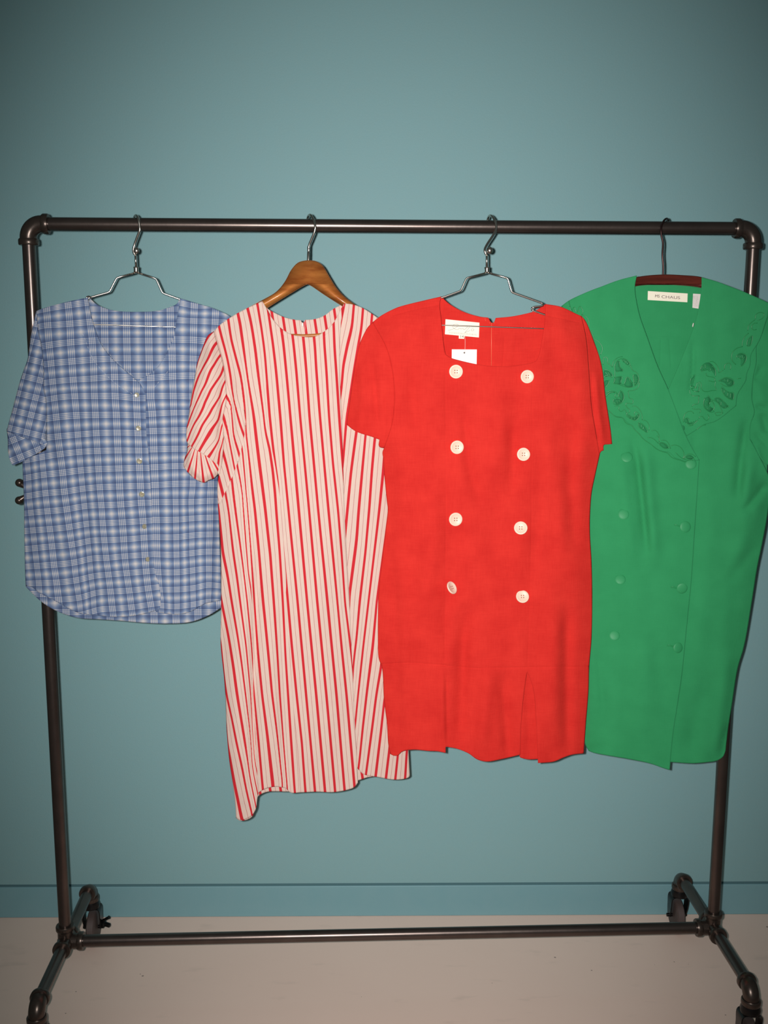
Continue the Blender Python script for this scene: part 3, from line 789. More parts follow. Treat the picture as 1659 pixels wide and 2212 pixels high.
PL.build('sleeve_cuff', [s3, s4], M_PLAID, t, .0008, 0)
sr = outline([[(505, 690), (520, 740), (532, 800), (543, 900), (548, 960)], [(548, 960), (510, 985), (472, 1000)], [(472, 1000), (474, 900), (478, 830), (486, 760), (505, 690)]])
specSR = dict(closed=[[(505, 690), (532, 800), (548, 960)], [(472, 1000), (486, 760), (505, 690)]], T=.008, E=28, wr=.001, base=.0)
PL.build('sleeve', [PL.sheet(sr, specSR, UVR, 7), PL.sheet(sr, dict(specSR, side=-1, base=-.001), UVR, 8)], M_PLAID, t, .0008, 0)
for x, y, r in ((295.5, 853, .0050), (299.3, 925, .0056), (301.3, 996, .0058), (306.5, 1067.5, .0058), (311, 1137, .0052), (318, 1208, .0050)):
    d = float(PL.disp(np.array(x), np.array(y), specPL_over))
    disc_button(PL, x, y, r, d + .0012, mat=M_PEARL, parent=t, holes=y < 1100, tilt=(0 if y < 1100 else .9, .0))
# stitching along the neck facing
for ln in (P1([(430, 270), (470, 360), (520, 490), (600, 600), (740, 730), (900, 822)]), P1([(600, 385), (690, 500), (800, 600), (868, 660)]), P1([(1035, 740), (1080, 680), (1150, 600), (1200, 480)])):
    c = resample(catmull(ln, 5), 5.); mb = MB()
    for i in range(0, len(c) - 1, 2):
        mb.tube([PL.spot(c[i][0], c[i][1], specPL_over, .0012), PL.spot(c[i + 1][0], c[i + 1][1], specPL_over, .0012)], .00035, 5)
    mb.build('stitching', simple('thread_pale', (205, 208, 215), .7), t)

# ------------------------------------------------------------------ red and white striped dress
ST = Cloth(-.014, -.155, .10, 11)
F = lambda p: CV(460, 640, 4.3658, p)
SA = lambda p: CV(470, 900, 4.3658, p)
SB = lambda p: CV(470, 1100, 4.3658, p)
SC = lambda p: CV(470, 1300, 4.3658, p)
SD = lambda p: CV(470, 1500, 4.3658, p)
SE = lambda p: CV(470, 1600, 3.858, p)
S1 = lambda p: CV(395, 700, 11.06, p)
S2 = lambda p: CV(395, 880, 11.06, p)
t = thing('striped_dress', 'red and white striped short-sleeved dress on the honey wooden hanger', 'dress', at(665, 730, -.014))
k12 = (12, [(721, 709), (722.3, 748), (726.8, 812), (732.6, 900), (737, 960)])
k11 = (11, [(699.4, 716), (700.5, 743), (705, 800), (710.8, 900), (719, 1000), (730, 1100), (738, 1200), (744.9, 1300)])
k10 = (10, [(678, 726), (679.9, 743), (683.3, 800), (691.3, 900), (709.4, 1100), (728.8, 1300), (738, 1400), (748.3, 1500), (757, 1600), (765.5, 1695)])
k9 = (9, [(655, 729), (656.5, 743), (661.6, 800), (668.4, 900), (687.1, 1100), (707, 1300), (726.5, 1500), (743.7, 1700)])
k8 = (8, [(631.8, 725), (634, 743), (639.8, 800), (648.3, 900), (667.4, 1100), (685.3, 1300), (704.8, 1500), (723, 1700)])
k7 = (7, [(607.7, 711), (612.3, 743), (618, 800), (627.2, 900), (645.2, 1100), (663.5, 1300), (683, 1500), (701.3, 1700)])
k6 = (6, [(579, 670), (581.4, 686), (589.4, 743), (596.3, 800), (605.4, 900), (613, 1000), (623, 1100), (633, 1200), (643, 1300), (661.3, 1500), (679.6, 1700)])
k5a = (5, [(556.2, 658), (565.8, 715.6), (572.2, 766), (575.7, 812), (582.7, 900)])
k5b = (5, [(582.7, 900), (589, 960), (595, 1005), (600, 1040)])
k5c = (5, [(622, 1300), (630, 1391), (640.6, 1500), (652, 1603), (659, 1700)])
k4a = (4, [(534.4, 665), (542.5, 697), (551.6, 754.5), (558.5, 812), (570, 900)])
k4b = (4, [(582, 968), (589, 1014.5), (594.8, 1071.8), (596.4, 1100), (604, 1190), (610.9, 1300), (616.6, 1414), (622.3, 1500), (629, 1600), (636, 1700)])
k3 = (3, [(513.8, 676.6), (518.4, 697), (526.4, 754.5), (535.6, 823), (548.2, 900), (560, 1000), (573, 1100), (584, 1200), (591.4, 1300), (599, 1414), (604, 1500), (612, 1603), (620, 1700)])
k2 = (2, [(493.2, 690), (499, 731), (509.2, 771), (521.8, 816), (528, 868), (530, 900)])
k2b = (2, [(532, 940), (539, 1000), (545.6, 1060), (550.6, 1100), (560, 1200), (568.5, 1300), (580, 1414), (588, 1500), (598, 1580), (610, 1690)])
k1a = (1, [(473.7, 706.4), (480, 731.6), (489.8, 766), (495.5, 796), (498, 810), (502.4, 846)])
k1w = (1, [(506, 869), (514, 900), (520, 920), (526.5, 940)])
k1b = (1, [(523.8, 975.6), (527.3, 1014.5), (530.7, 1060), (534.6, 1100), (541, 1180), (549, 1300), (558, 1414), (566.2, 1500), (577.7, 1591), (589, 1695)])
k0b = (0, [(512.4, 1003), (519.2, 1037), (523.8, 1065), (526.1, 1100), (531, 1169), (536.5, 1237), (540.5, 1300), (545, 1400), (549, 1500), (558, 1591), (567, 1695)])
km1 = (-1, [(501, 1035), (504.4, 1072), (508, 1100), (518, 1169), (527, 1237), (534, 1300), (540, 1400), (545, 1500), (550, 1591), (555, 1640)])
km2 = (-2, [(487.2, 1063.8), (494, 1100), (504, 1192), (512.4, 1249), (519, 1300), (532, 1400), (541, 1500), (546, 1591), (549, 1630)])
km3 = (-3, [(472, 1100), (481.5, 1192), (493, 1249), (501, 1300), (513, 1370), (522.7, 1437), (530.5, 1500), (540, 1580), (543, 1620)])
km4 = (-4, [(479, 1300), (495, 1380), (504, 1437), (512.4, 1500), (525, 1580), (536, 1649)])
km5 = (-5, [(477, 1391), (484, 1460), (489.5, 1500), (502, 1557), (511, 1603), (522.7, 1656), (532, 1704), (543.9, 1755.5)])
km7 = (-7, [(470, 1560), (478, 1640), (488, 1700), (500, 1766)])
km6 = (-6, [(488, 1560), (492, 1607.8), (506.3, 1690.7), (521.8, 1766)])
w0 = (0, [(489, 856), (499.5, 875), (501.6, 900), (504.7, 941.5), (517, 983)])
wm1 = (-1, [(481.9, 898), (492, 931), (499.5, 972.6), (506.8, 1012)])
wm2 = (-2, [(480.8, 972.6), (490, 1004), (498.5, 1039)])
wm3 = (-3, [(473.6, 1035), (481.9, 1068)])
uMain = TPS(samples([k12, k11, k10, k9, k8, k7, k6, k5a, k5b, k5c], 24), .35, 3e-4)
cut = lambda k, n: (k[0], k[1][:n])
foldF = [tuple(p) for p in resample(catmull([(528, 1050), (530.5, 1100), (535, 1169), (540, 1237), (544, 1300), (546, 1400), (547, 1500), (553, 1600), (557, 1690), (561, 1790)], 5), 4.)]
uLeft = TPS(samples([(1, k1w[1][:2]), (0, w0[1][:2]), (-1, [(474, 870), (480, 892)]), cut(k6, 5), k5a, k4a, k4b, k3, k2, k2b, k1a, k1b, cut(k0b, 5), (0, k0b[1][8:]), cut(km1, 3), cut(km2, 2)], 24), .35, 3e-4)
uLL = TPS(samples([cut(k1b, 4), cut(k0b, 6), cut(km1, 6), km2, km3, km4, km5, km6, km7], 24), .35, 3e-4)
foldA = np.array(foldF)
uWedge = TPS(samples([k2, k1a, k1w, w0, wm1, wm2, wm3, k3], 16), .35, 3e-4)
dart = [(560, 640), (572, 750), (575.5, 850), (577.5, 900), (586, 960), (594, 1005), (598, 1030), (603, 1062), (608, 1100), (613, 1180), (618, 1250), (617.5, 1300), (625, 1391), (632, 1500), (640, 1600), (647, 1720)]
dart = [tuple(p) for p in resample(catmull(dart, 5), 4.)]
seamw = [(500, 855), (522, 872), (529.5, 895), (530.5, 920), (527, 943), (517, 987), (507.8, 1014.5), (498.6, 1037), (487, 1062.6), (476, 1084), (460, 1100)]
seamw = [tuple(p) for p in resample(catmull(seamw, 5), 4.)]
darta = np.array(dart); swp = np.array([(440, 884), (527, 884)] + [p for p in seamw if p[1] > 884] + [(440, 1110)])
def UVST(x, y, cx, cy):
    dl = np.interp(cy, darta[:, 1], darta[:, 0])
    a, b, c = uMain(x, y), uLeft(x, y), uWedge(x, y)
    u = np.where(cx > dl, a, b)
    u = np.where((cy > 1066) & (cx < np.interp(cy, foldA[:, 1], foldA[:, 0])), uLL(x, y), u); u = np.where(inside(cx, cy, swp), c, u)
    return np.stack([u, y * .01], -1)
flL = [(0, [(744, 651.5), (738.3, 681)]), (1, [(764.6, 656), (760, 708.7), (751, 743), (741.7, 789), (737.6, 834.7)]),
 (2, [(784, 667.5), (780.7, 708.7), (775, 738.5), (762, 820), (748.3, 907), (741.4, 991.6)]), (3, [(803.6, 681), (798, 740), (784, 840), (770, 932), (765.5, 964), (758.6, 1014.5), (750.6, 1100), (746, 1143.5)]),
 (4, [(789.5, 941), (783.8, 1003), (775, 1100), (770, 1168.7), (761, 1237.4), (755, 1283)]), (5, [(809, 952.7), (803.3, 1014.5), (797.5, 1100), (789.5, 1191.6), (777, 1300), (770, 1380), (763.2, 1437), (761, 1471.8)]),
 (6, [(827.3, 1021), (819.3, 1100), (811.3, 1168.7), (796, 1300), (785, 1391.6), (773.5, 1500), (769, 1545.8)]), (7, [(813.6, 1300), (805.6, 1391.6), (791.8, 1500), (783.8, 1568.7), (777, 1637)]),
 (8, [(822.7, 1442), (813, 1500), (804.4, 1568.7), (790.7, 1669.5)]), (9, [(829.6, 1516), (822.7, 1580), (811.3, 1676)]), (10, [(841, 1619), (833.5, 1681)]), (11, [(858.8, 1633.7), (853.6, 1683)]), (12, [(878, 1628.5), (874.9, 1680)])]
uF = TPS(samples(flL, 24), .35, 3e-4)
UVF = lambda x, y, cx, cy: np.stack([uF(x, y), y * .01], -1)
neckF = F([(465, 46), (510, 120), (560, 210), (640, 300), (730, 355), (850, 382), (960, 380), (1050, 332), (1140, 245), (1190, 150), (1237, 68)])
shSL = F([(465, 46), (330, 108), (180, 190), (60, 275), (10, 330)])
sleeve_seam = [F([(10, 330)])[0], (470, 745), (479, 775), (484, 800), (488, 840), (488, 869), (481, 906), (483, 948), (480, 993), (473, 1025)]
leftS = [(473, 1025), (470, 1050), (471, 1090), (472.5, 1110), (477, 1180), (478, 1300), (477, 1391), (484, 1460), (487, 1500), (489.5, 1569), (495, 1637), (504, 1700), (509, 1745), (510, 1767)]
hemS = [(510, 1767), (519, 1771), (533, 1768), (545, 1760), (553, 1746), (555, 1730), (558, 1712)], [(558, 1712), (572, 1704), (595, 1699), (617, 1702)], [(617, 1702), (628, 1712), (649, 1711.5), (685, 1710), (719, 1711), (750, 1706), (765.5, 1700), (773, 1690)]
foldS = [(773, 1690), (771, 1652), (770, 1614), (765.5, 1546), (761, 1437), (758.6, 1391), (755, 1300), (750.6, 1226), (743.7, 1100), (741.4, 1014.5), (738, 900), (735, 846), (734, 754), (736.5, 697)], [(736.5, 697), F([(1237, 68)])[0]]
mainS = outline([neckF[::-1], shSL, sleeve_seam, leftS, hemS[0], hemS[1], hemS[2], foldS[0], foldS[1]])
clS = [sleeve_seam + leftS[1:]]
foldsST = [([(560, 1150), (552, 1350), (548, 1550), (552, 1740)], 9, -.009), ([(520, 1250), (505, 1450), (512, 1740)], 22, .008), ([(605, 1250), (612, 1450), (618, 1690)], 14, -.004),
 ([(665, 1100), (690, 1400), (708, 1690)], 32, .006), ([(585, 1300), (590, 1500), (595, 1690)], 14, .004), ([(530, 830), (531, 900), (534, 1000), (540, 1100)], 6, -.004),
 ([(498, 800), (500, 900), (505, 960)], 5, -.003), ([(745, 1100), (758, 1400), (768, 1660)], 16, -.006), ([(738, 720), (737, 850), (741, 1000)], 16, -.002),
 (seamw[10:-4], 1.6, .0012, 'seam'),
 (F([(520, 190), (600, 310), (680, 375), (760, 405), (900, 425), (1010, 405), (1090, 350)]), 1.2, .0008, 'seam')]
specST = dict(closed=clS, shoulder=[shSL], T=.018, E=60, folds=foldsST, wr=.0018, base=.004)
sm = ST.sheet(mainS, specST, UVST, 6., cuts=[dart[1:], seamw[3:-1], foldF, [(a, 1066.) for a in np.arange(472, 530, 4.)]])
flr = outline([[(740, 660), (743, 655.5)], F([(1237, 68), (1310, 75), (1400, 105), (1500, 165), (1550, 200)]) + [(838, 700), (852, 722)], [(852, 722), (866, 820), (872, 930), (870, 1050), (862, 1180), (868, 1300), (875, 1450), (881, 1600), (885, 1676)],
 [(885, 1676), (881, 1680), (853.6, 1684), (814.7, 1678), (786, 1672.6), (774, 1662)], [(774, 1662), (760, 1640), (745, 1400), (730, 1000), (722, 760), (740, 660)]])
clF = [[(852, 722), (872, 930), (862, 1180), (875, 1450), (885, 1676)]]
specFL = dict(closed=clF, T=.013, E=60, wr=.0012, base=-.001, folds=[([(775, 1100), (783, 1400), (795, 1660)], 16, -.003), ([(742, 700), (742, 1000), (760, 1400), (776, 1660)], 9, -.005)])
sf = ST.sheet(flr, specFL, UVF, 7.)
ST.build('front_panel', [sm, sf], M_STRIPE, t, .0008, 1)
bkn = F([(500, 100), (520, 120), (600, 165), (680, 200), (780, 222), (828, 224)])
bkn2 = F([(828, 224), (842, 252), (852, 250), (872, 222)]); bkn3 = F([(872, 222), (960, 215), (1050, 182), (1130, 122), (1200, 85), (1237, 60)])
backS = outline([bkn3[::-1], bkn2[::-1], bkn[::-1], [bkn[0]] + shSL[:], sleeve_seam, leftS, [(510, 1767), (519, 1773), (545, 1764), (556, 1722), (575, 1711), (600, 1709.5), (617, 1710), (680, 1706), (773, 1686), (800, 1678), (885, 1676)],
 [(885, 1676), (881, 1600), (875, 1450), (868, 1300), (862, 1180), (870, 1050), (872, 930), (866, 820), (852, 722)], [(852, 722), (838, 700)] + F([(1550, 200), (1500, 165), (1400, 105), (1310, 75), (1237, 60)])])
UVBS = lambda x, y, cx, cy: np.stack([(x - 589.4 - (y - 690) * .15) / 22.6, y * .01], -1)
ST.build('back_panel', [ST.sheet(backS, dict(closed=clS + clF, T=.013, E=60, side=-1, wr=.001, base=-.0015), UVBS, 8.)], M_STRIPE, t, .0008, -1)
mb = MB(); wire(mb, [(658.5, 692, -.002), (659, 710, -.002), (659, 730, -.002)], 0, .0009, 0, 6); wire(mb, [(653.5, 697, -.004), (653.8, 706, -.004)], 0, .0022, 0, 8)
mb.build('zipper', simple('zip_white', (240, 235, 225), .4), t)
# sleeve: stripes run on the bias
slvL = [(-1, S1([(480, 180), (330, 420), (200, 680), (100, 1000), (0, 1400)])), (0, S1([(710, 180), (600, 310), (470, 560), (370, 830), (310, 1050)])),
 (1, S1([(850, 400), (740, 520), (680, 650), (610, 820), (500, 1010), (400, 1200), (330, 1370), (260, 1600), (190, 1950)])),
 (2, S1([(930, 700), (830, 830), (740, 980), (660, 1100), (600, 1270), (540, 1440), (450, 1600), (370, 1780), (290, 1950), (215, 2140)]) + S2([(150, 330), (120, 430)])),
 (3, S1([(975, 1010), (930, 1170), (860, 1290), (760, 1430), (660, 1580), (600, 1720), (530, 1870), (480, 2020)]) + S2([(380, 230), (300, 350), (230, 480), (170, 620), (120, 760)])),
 (4, S1([(1030, 1330), (950, 1480), (915, 1620), (870, 1750), (780, 1900), (700, 2020)]) + S2([(620, 180), (540, 300), (460, 430), (380, 620), (300, 780), (220, 920)])),
 (5, S1([(1050, 1680), (960, 1850), (925, 1950), (900, 2060)]) + S2([(870, 200), (830, 330), (740, 450), (640, 600), (540, 770), (450, 930), (390, 1050)])),
 (6, S2([(930, 450), (900, 600), (860, 780), (780, 930), (680, 1090), (600, 1200)])), (7, S2([(960, 750), (930, 900), (880, 1050), (860, 1200), (840, 1370)]))]
uS = TPS(samples(slvL, 10), 1., 2e-4)
UVSL = lambda x, y, cx, cy: np.stack([uS(x, y), y * .01], -1)
so_ = [F([(10, 330)])[0]] + S1([(600, 270), (550, 360), (430, 680), (340, 950), (290, 1250), (200, 1720), (140, 2212)]) + S2([(90, 500), (85, 780), (110, 860)])
slo = outline([so_, S2([(110, 860), (200, 935), (260, 990), (390, 1060), (540, 1150), (680, 1250), (840, 1400)]), S2([(840, 1400), (840, 1560), (870, 1640)]), [S2([(870, 1640)])[0]] + sleeve_seam[::-1][1:]])
clSl = [so_, sleeve_seam]
specSS = dict(closed=clSl, T=.016, E=34, wr=.0014, base=.006, folds=[(S1([(1000, 1350), (930, 1600), (930, 2100)]) + S2([(880, 600), (900, 1000)]), 5, -.005), (S1([(750, 500), (600, 900), (560, 1500)]), 8, .003), (S1([(640, 1000), (560, 1400), (400, 1900)]), 7, -.0025)])
ST.build('sleeve', [ST.sheet(slo, specSS, UVSL, 4.), ST.sheet(slo, dict(specSS, side=-1, base=-.001, folds=[]), UVSL, 7.)], M_STRIPE, t, .0008, 0)
cfo = outline([S2([(110, 850), (95, 1080), (50, 1200), (20, 1400), (70, 1490), (160, 1600), (280, 1700), (400, 1770), (520, 1800), (620, 1745), (740, 1700), (830, 1620)]), S2([(830, 1620), (845, 1380), (690, 1230), (400, 1040), (110, 850)])])
def UVCF(x, y, cx, cy):
    c = S2([(380, 700)])[0]
    a = np.degrees(np.arctan2(y - c[1], x - c[0])); a = np.where(a < -60, a + 360, a)
    return np.stack([np.interp(a, [36, 48, 60, 71, 84, 95, 107, 122, 136, 150], [7, 6, 5, 4, 3, 2, 1, 0, -1, -2]), y * .01], -1)
specC = dict(closed=[S2([(110, 850), (50, 1200), (20, 1400), (160, 1600), (400, 1770), (520, 1800), (740, 1700), (830, 1620)])], T=.013, E=16, wr=.001, base=.000,
 folds=[(S2([(360, 1150), (380, 1350), (440, 1560), (440, 1700)]), 3.5, -.004), (S2([(600, 1200), (640, 1400), (560, 1450)]), 3, .003), (S2([(230, 1050), (180, 1250), (190, 1450)]), 5, .003)])
ST.build('sleeve_cuff', [ST.sheet(cfo, specC, UVCF, 3.5), ST.sheet(cfo, dict(specC, side=-1, base=-.001, folds=[]), UVCF, 7.)], M_STRIPE, t, .0008, 0)
srr = outline([[(852, 722), (868, 800), (872, 880), (868, 960)], [(868, 960), (846, 978), (825, 977)], [(825, 977), (822, 900), (834, 800), (852, 722)]])
ST.build('sleeve', [ST.sheet(srr, dict(T=0, base=.004, wr=.0005), UVF, 8.), ST.sheet(srr, dict(T=0, base=-.006, wr=.0005), UVF, 8.)], M_STRIPE, t, .0008, 0)

# ------------------------------------------------------------------ red linen dress
RD = Cloth(-.045, .21, .0, 23)
R6 = lambda p: CV(740, 440, 2.765, p)
R7 = lambda p: CV(800, 950, 3.03, p)
t = thing('red_dress', 'red linen short-sleeved dress with eight big cream buttons between striped and green dresses', 'dress', at(1052, 720, -.045))
neckA = [(953.4, 640.7), (950, 655), (953.4, 693), (958.8, 747.4), (962, 765)]
neckB = [(962, 765), (972, 772), (993, 778.5), (1029, 786.5), (1065.5, 790.8), (1101.7, 790.8), (1130.6, 787), (1150, 783), (1159, 779)]
neckC = [(1159, 779), (1164, 768), (1170.4, 736.6), (1177, 693), (1178.3, 657)]
shR1 = [(953.4, 640.7), (913.6, 649.8), (859, 664), (823, 682), (805, 696)]
armR1 = [(805, 696), (838, 760), (852, 840), (848, 910), (836, 950), (829.7, 968)]
sideR1 = [(829.7, 968), (826, 977), (828, 990)], [(828, 990), (829.7, 1016), (836, 1082), (838, 1098.5), (833, 1148), (824.8, 1214), (818, 1280), (816.5, 1362.5), (818, 1420), (826, 1445), (829.7, 1511), (836, 1560.6), (839, 1606.8), (843, 1628)]
hemR1 = [(843, 1628), (850, 1632), (859.4, 1631.5), (869, 1623), (892, 1619), (925, 1621.6), (945, 1622.5), (962.5, 1626)]
hemR2 = [(966, 1613), (985, 1616.7), (1011, 1626.6), (1031, 1640), (1051, 1644.7), (1080.5, 1640), (1124, 1630)]
hemR3 = [(1124, 1636.5), (1140, 1640), (1160.5, 1639.5)]
hemR4 = [(1162, 1648), (1196, 1644.7), (1216, 1636.5), (1235, 1630), (1260.4, 1627)]
sideR2 = [(1260.4, 1627), (1262, 1603.5), (1265, 1560.6), (1270.3, 1494.6), (1272, 1438.5), (1277, 1379), (1278.5, 1280), (1277, 1214), (1273.6, 1154.6), (1273.6, 1115), (1277, 1065.5), (1285, 1026), (1295, 981)]
armR2 = [(1295, 981), (1288, 940), (1278, 880), (1272, 800), (1266, 730), (1256, 683)]
shR2 = [(1178.3, 657), (1210, 662.4), (1246, 678.7), (1256, 683)]
PLW = 962.5
foldsR = [(R6([(620, 1480), (620, 1100), (640, 960)]), 16, -0.0027), ([(978, 900), (990, 1000), (980, 1150)], 22, 0.0054), ([(1075, 830), (1080, 950), (1055, 1060)], 20, 0.0054),
 ([(1000, 860), (1010, 1000), (1040, 1100)], 12, -0.0054), ([(1105, 900), (1108, 1000), (1100, 1080)], 14, -0.0068), ([(930, 1000), (940, 1150), (900, 1400)], 22, 0.0081),
 ([(880, 1150), (900, 1300), (880, 1600)], 20, -0.0068), ([(1010, 1300), (1000, 1400), (990, 1620)], 16, -0.0121), ([(1060, 1420), (1050, 1520), (1035, 1640)], 16, 0.0081), ([(1085, 1450), (1090, 1540), (1098, 1640)], 12, -0.0081),
 ([(1180, 1180), (1190, 1400), (1185, 1640)], 22, 0.0081), ([(1225, 1300), (1222, 1450), (1225, 1640)], 14, -0.0121), ([(1240, 900), (1230, 1050), (1240, 1200)], 16, -0.0068), ([(1200, 820), (1190, 950), (1200, 1080)], 20, 0.0054),
 ([(1170, 950), (1165, 1100), (1150, 1250)], 13, -0.0041), ([(980, 1250), (960, 1330), (965, 1430)], 14, -0.0054), ([(850, 1200), (860, 1400), (862, 1620)], 12, -0.0054),
 ([(900, 760), (890, 850), (905, 950)], 14, -0.0041)]
seamsR = [([(961, 800), (962, 900), (963, 1100), (961, 1270), (960, 1436)], 1.6, .0006, 'seam'), ([(1150, 800), (1149, 950), (1147, 1150), (1144, 1300), (1139, 1438)], 1.6, .0006, 'seam'),
 ([(828, 1434), (880, 1431), (961, 1436)], 1.6, .0009, 'seam'), ([(961, 1437), (1030, 1443), (1137, 1441), (1272, 1440)], 1.6, .0009, 'seam'),
 (R6([(300, 668), (400, 640), (480, 622), (572, 606)]), 1.4, .0007, 'seam'), (R6([(1215, 668), (1300, 685), (1400, 708)]), 1.4, .0007, 'seam')]
clR = [armR1, sideR1[1], sideR2, armR2]
sl1o = [(805, 696), (794, 707.6), (778, 740), (769, 776), (761.7, 819.8), (754.5, 874), (748.5, 917)]
sl2o = [(1256, 683), (1264.4, 693), (1282.5, 736.6), (1298.8, 787), (1307.8, 856), (1318.7, 928), (1322, 959)]
specR = dict(closed=[sideR1[1], sideR2, sl1o, sl2o], T=.022, E=70, shoulder=[shR1, shR2], folds=foldsR + seamsR, wr=.0024, base=.003)
pl1 = [(962.5, 1626), (962.5, 1613), (961, 1540), (960, 1500), (960, 1455)]
seg_main = outline([neckA[::-1], shR1, armR1, sideR1[0], sideR1[1], hemR1, pl1[:2], [(962.5, 1613), (966, 1613)], hemR2, [(1124, 1630), (1126, 1560), (1134, 1480), (1139, 1450)],
                    [(1139, 1450), (1152, 1490), (1158, 1560), (1162, 1648)], hemR4, sideR2, armR2, shR2[::-1], neckC[::-1], neckB[::-1]])
rm = RD.sheet(seg_main, dict(specR, folds=foldsR + seamsR + [([(960, 1445), (960, 1500), (961, 1560), (963, 1613)], 16, .0045, 'step')]), None, 6.5)
godet = outline([[(1139, 1442), (1122, 1480), (1116, 1560), (1122, 1632)], [(1122, 1632), (1124, 1636.5)], hemR3, [(1160.5, 1639.5), (1172, 1639)], [(1172, 1639), (1170, 1560), (1158, 1480), (1139, 1442)]])
rg = RD.sheet(godet, dict(T=0, base=.017, wr=.001, folds=[([(1139, 1460), (1141, 1550), (1142, 1638)], 8, -.004)]), None, 6.)
RD.build('front_panel', [rm, rg], M_RED, t, .0012, 1)
bkR1 = [(953.4, 641), (971.5, 657), (1000.4, 673), (1036.6, 684), (1054.6, 686)]
bkR2 = [(1054.6, 686), (1057, 690), (1059.5, 695), (1062.5, 697.5), (1066.5, 697), (1069, 692), (1071, 686.7)]
bkR3 = [(1071, 686.7), (1101.7, 684), (1130.6, 678.7), (1156, 671.5), (1178.3, 657)]
backR = outline([bkR3[::-1], bkR2[::-1], bkR1[::-1], shR1, armR1, sideR1[0], sideR1[1], [(843, 1628), (870, 1621), (930, 1612), (990, 1606), (1040, 1626), (1130, 1622), (1200, 1632), (1260.4, 1624)], [(1260.4, 1624)] + sideR2[1:], armR2, shR2[::-1]])
specRB = dict(closed=clR, T=.006, E=60, side=-1, wr=.0006, base=-.001, folds=[([(1061, 700), (1061, 790)], 1.5, .001, 'seam'), ([(1090, 730), (1086, 790)], 1.8, .001, 'seam'), ([(1116, 730), (1108, 790)], 2.5, .001, 'seam')])
RD.build('back_panel', [RD.sheet(backR, specRB, None, 7.)], M_RED, t, .001, -1)
# sleeves
sl1o = [(805, 696), (794, 707.6), (778, 740), (769, 776), (761.7, 819.8), (754.5, 874), (748.5, 917)]
hem1 = [(748.5, 917), (765, 930), (780.5, 936.7), (801.5, 943), (819.6, 949.7)]
sl1 = outline([sl1o, hem1, [(819.6, 949.7), (817.8, 962), (820.3, 966), (829.7, 968)], armR1[::-1]])
specL1 = dict(closed=[sl1o, sideR1[1], sideR2, sl2o], shoulder=[shR1, shR2], T=.022, E=70, wr=.0024, base=.0030, folds=[([(800, 760), (810, 850), (820, 940)], 8, -.004), ([(780, 780), (785, 860), (775, 925)], 10, .004), ([(800, 760), (800, 860), (795, 930)], 8, .003), ([(832, 850), (832, 920), (828, 960)], 5, -.003)])
RD.build('sleeve', [RD.sheet(sl1, specL1, None, 5.), RD.sheet(sl1, dict(specL1, side=-1, T=.008, base=.0005, folds=[]), None, 8.)], M_RED, t, .001, 0)
sl2o = [(1256, 683), (1264.4, 693), (1282.5, 736.6), (1298.8, 787), (1307.8, 856), (1318.7, 928), (1322, 959)]
sl2 = outline([sl2o, [(1322, 959), (1312, 960), (1304, 961), (1303.5, 973)], [(1303.5, 973), (1299, 974), (1295, 981)], armR2])
specL2 = dict(closed=[sl1o, sideR1[1], sideR2, sl2o], shoulder=[shR1, shR2], T=.022, E=70, wr=.0024, base=.0030, folds=[([(1285, 800), (1292, 880), (1303, 960)], 6, .004), ([(1275, 800), (1283, 900), (1295, 965)], 5, -.004)])
RD.build('sleeve', [RD.sheet(sl2, specL2, None, 4.5), RD.sheet(sl2, dict(specL2, side=-1, T=.008, base=.0005, folds=[]), None, 8.)], M_RED, t, .001, 0)
for x, y, r, tl in ((984.8, 802.7, .0140, (0, 0)), (1138.6, 813.6, .0136, (0, 0)), (987, 966, .0140, (.1, 0)), (1130.6, 981.4, .0137, (0, .1)),
                (984, 1121.6, .0142, (.1, .0)), (1124.8, 1140.8, .0140, (-.15, .35)), (975, 1270, .0140, (1.15, .85)), (1128.4, 1289, .0138, (0, .5))):
    d = float(RD.disp(np.array(x), np.array(y), specR)) + .0014 + .006 * (abs(tl[0]) + abs(tl[1]))
    disc_button(RD, x, y, r, d, tl, M_CREAM, t)
def bk(x, y, e=.0022): return float(RD.disp(np.array(float(x)), np.array(float(y)), specRB)) + e
lb = patch(RD, [(962.4, 689.6), (1035.6, 697), (1034.4, 729), (961, 722)], .0024, M_LABEL, 'neck_label', t, spec=specRB)
sg = [(968, 714), (975, 712), (984, 708), (990, 702), (985, 700), (978, 703), (980, 709), (988, 712), (993, 709), (996, 711), (1000, 709), (1002, 712), (1006, 710), (1011, 705), (1014, 706), (1008, 714), (1004, 719), (1008, 717), (1015, 714)]
mb = MB(); mb.tube(catmull([tuple(RD.P(np.array(x), np.array(y + .0), bk(x, y, .0038))) for x, y in sg], 5), .00035, 6)
mb.tube(catmull([tuple(RD.P(np.array(x), np.array(y), bk(x, y, .0038))) for x, y in [(1018, 714), (1019, 710.5), (1023, 710.5), (1023, 714), (1019, 715), (1018, 714)]], 4), .00035, 6)
mb.build('signature', M_INK2, lb)
mb = MB(); rg_ = random.Random(9)
for c in range(17):          # faint line of print under the signature
    x = 970 + c * 3.6; y = 716.5 + c * .31
    for a_, b_ in ((0, rg_.uniform(-.6, .6)), (1.4, rg_.uniform(-.6, .6))):
        mb.tube([tuple(RD.P(np.array(x + a_), np.array(y), bk(1000, 718, .0040))), tuple(RD.P(np.array(x + a_ + b_), np.array(y + 3.4), bk(1000, 718, .0040)))], .00022, 5)
mb.build('print', M_INK2, lb)
sz = patch(RD, [(991, 721), (1003.8, 722.3), (1002.4, 732), (991, 731.5)], .0026, M_LABEL, 'size_tag', t, spec=specRB)
writing(RD, '14', (993.6, 729.6), (1, .05), (0, -1), 8., bk(997, 727, .0046), M_INK, 'lettering', sz)
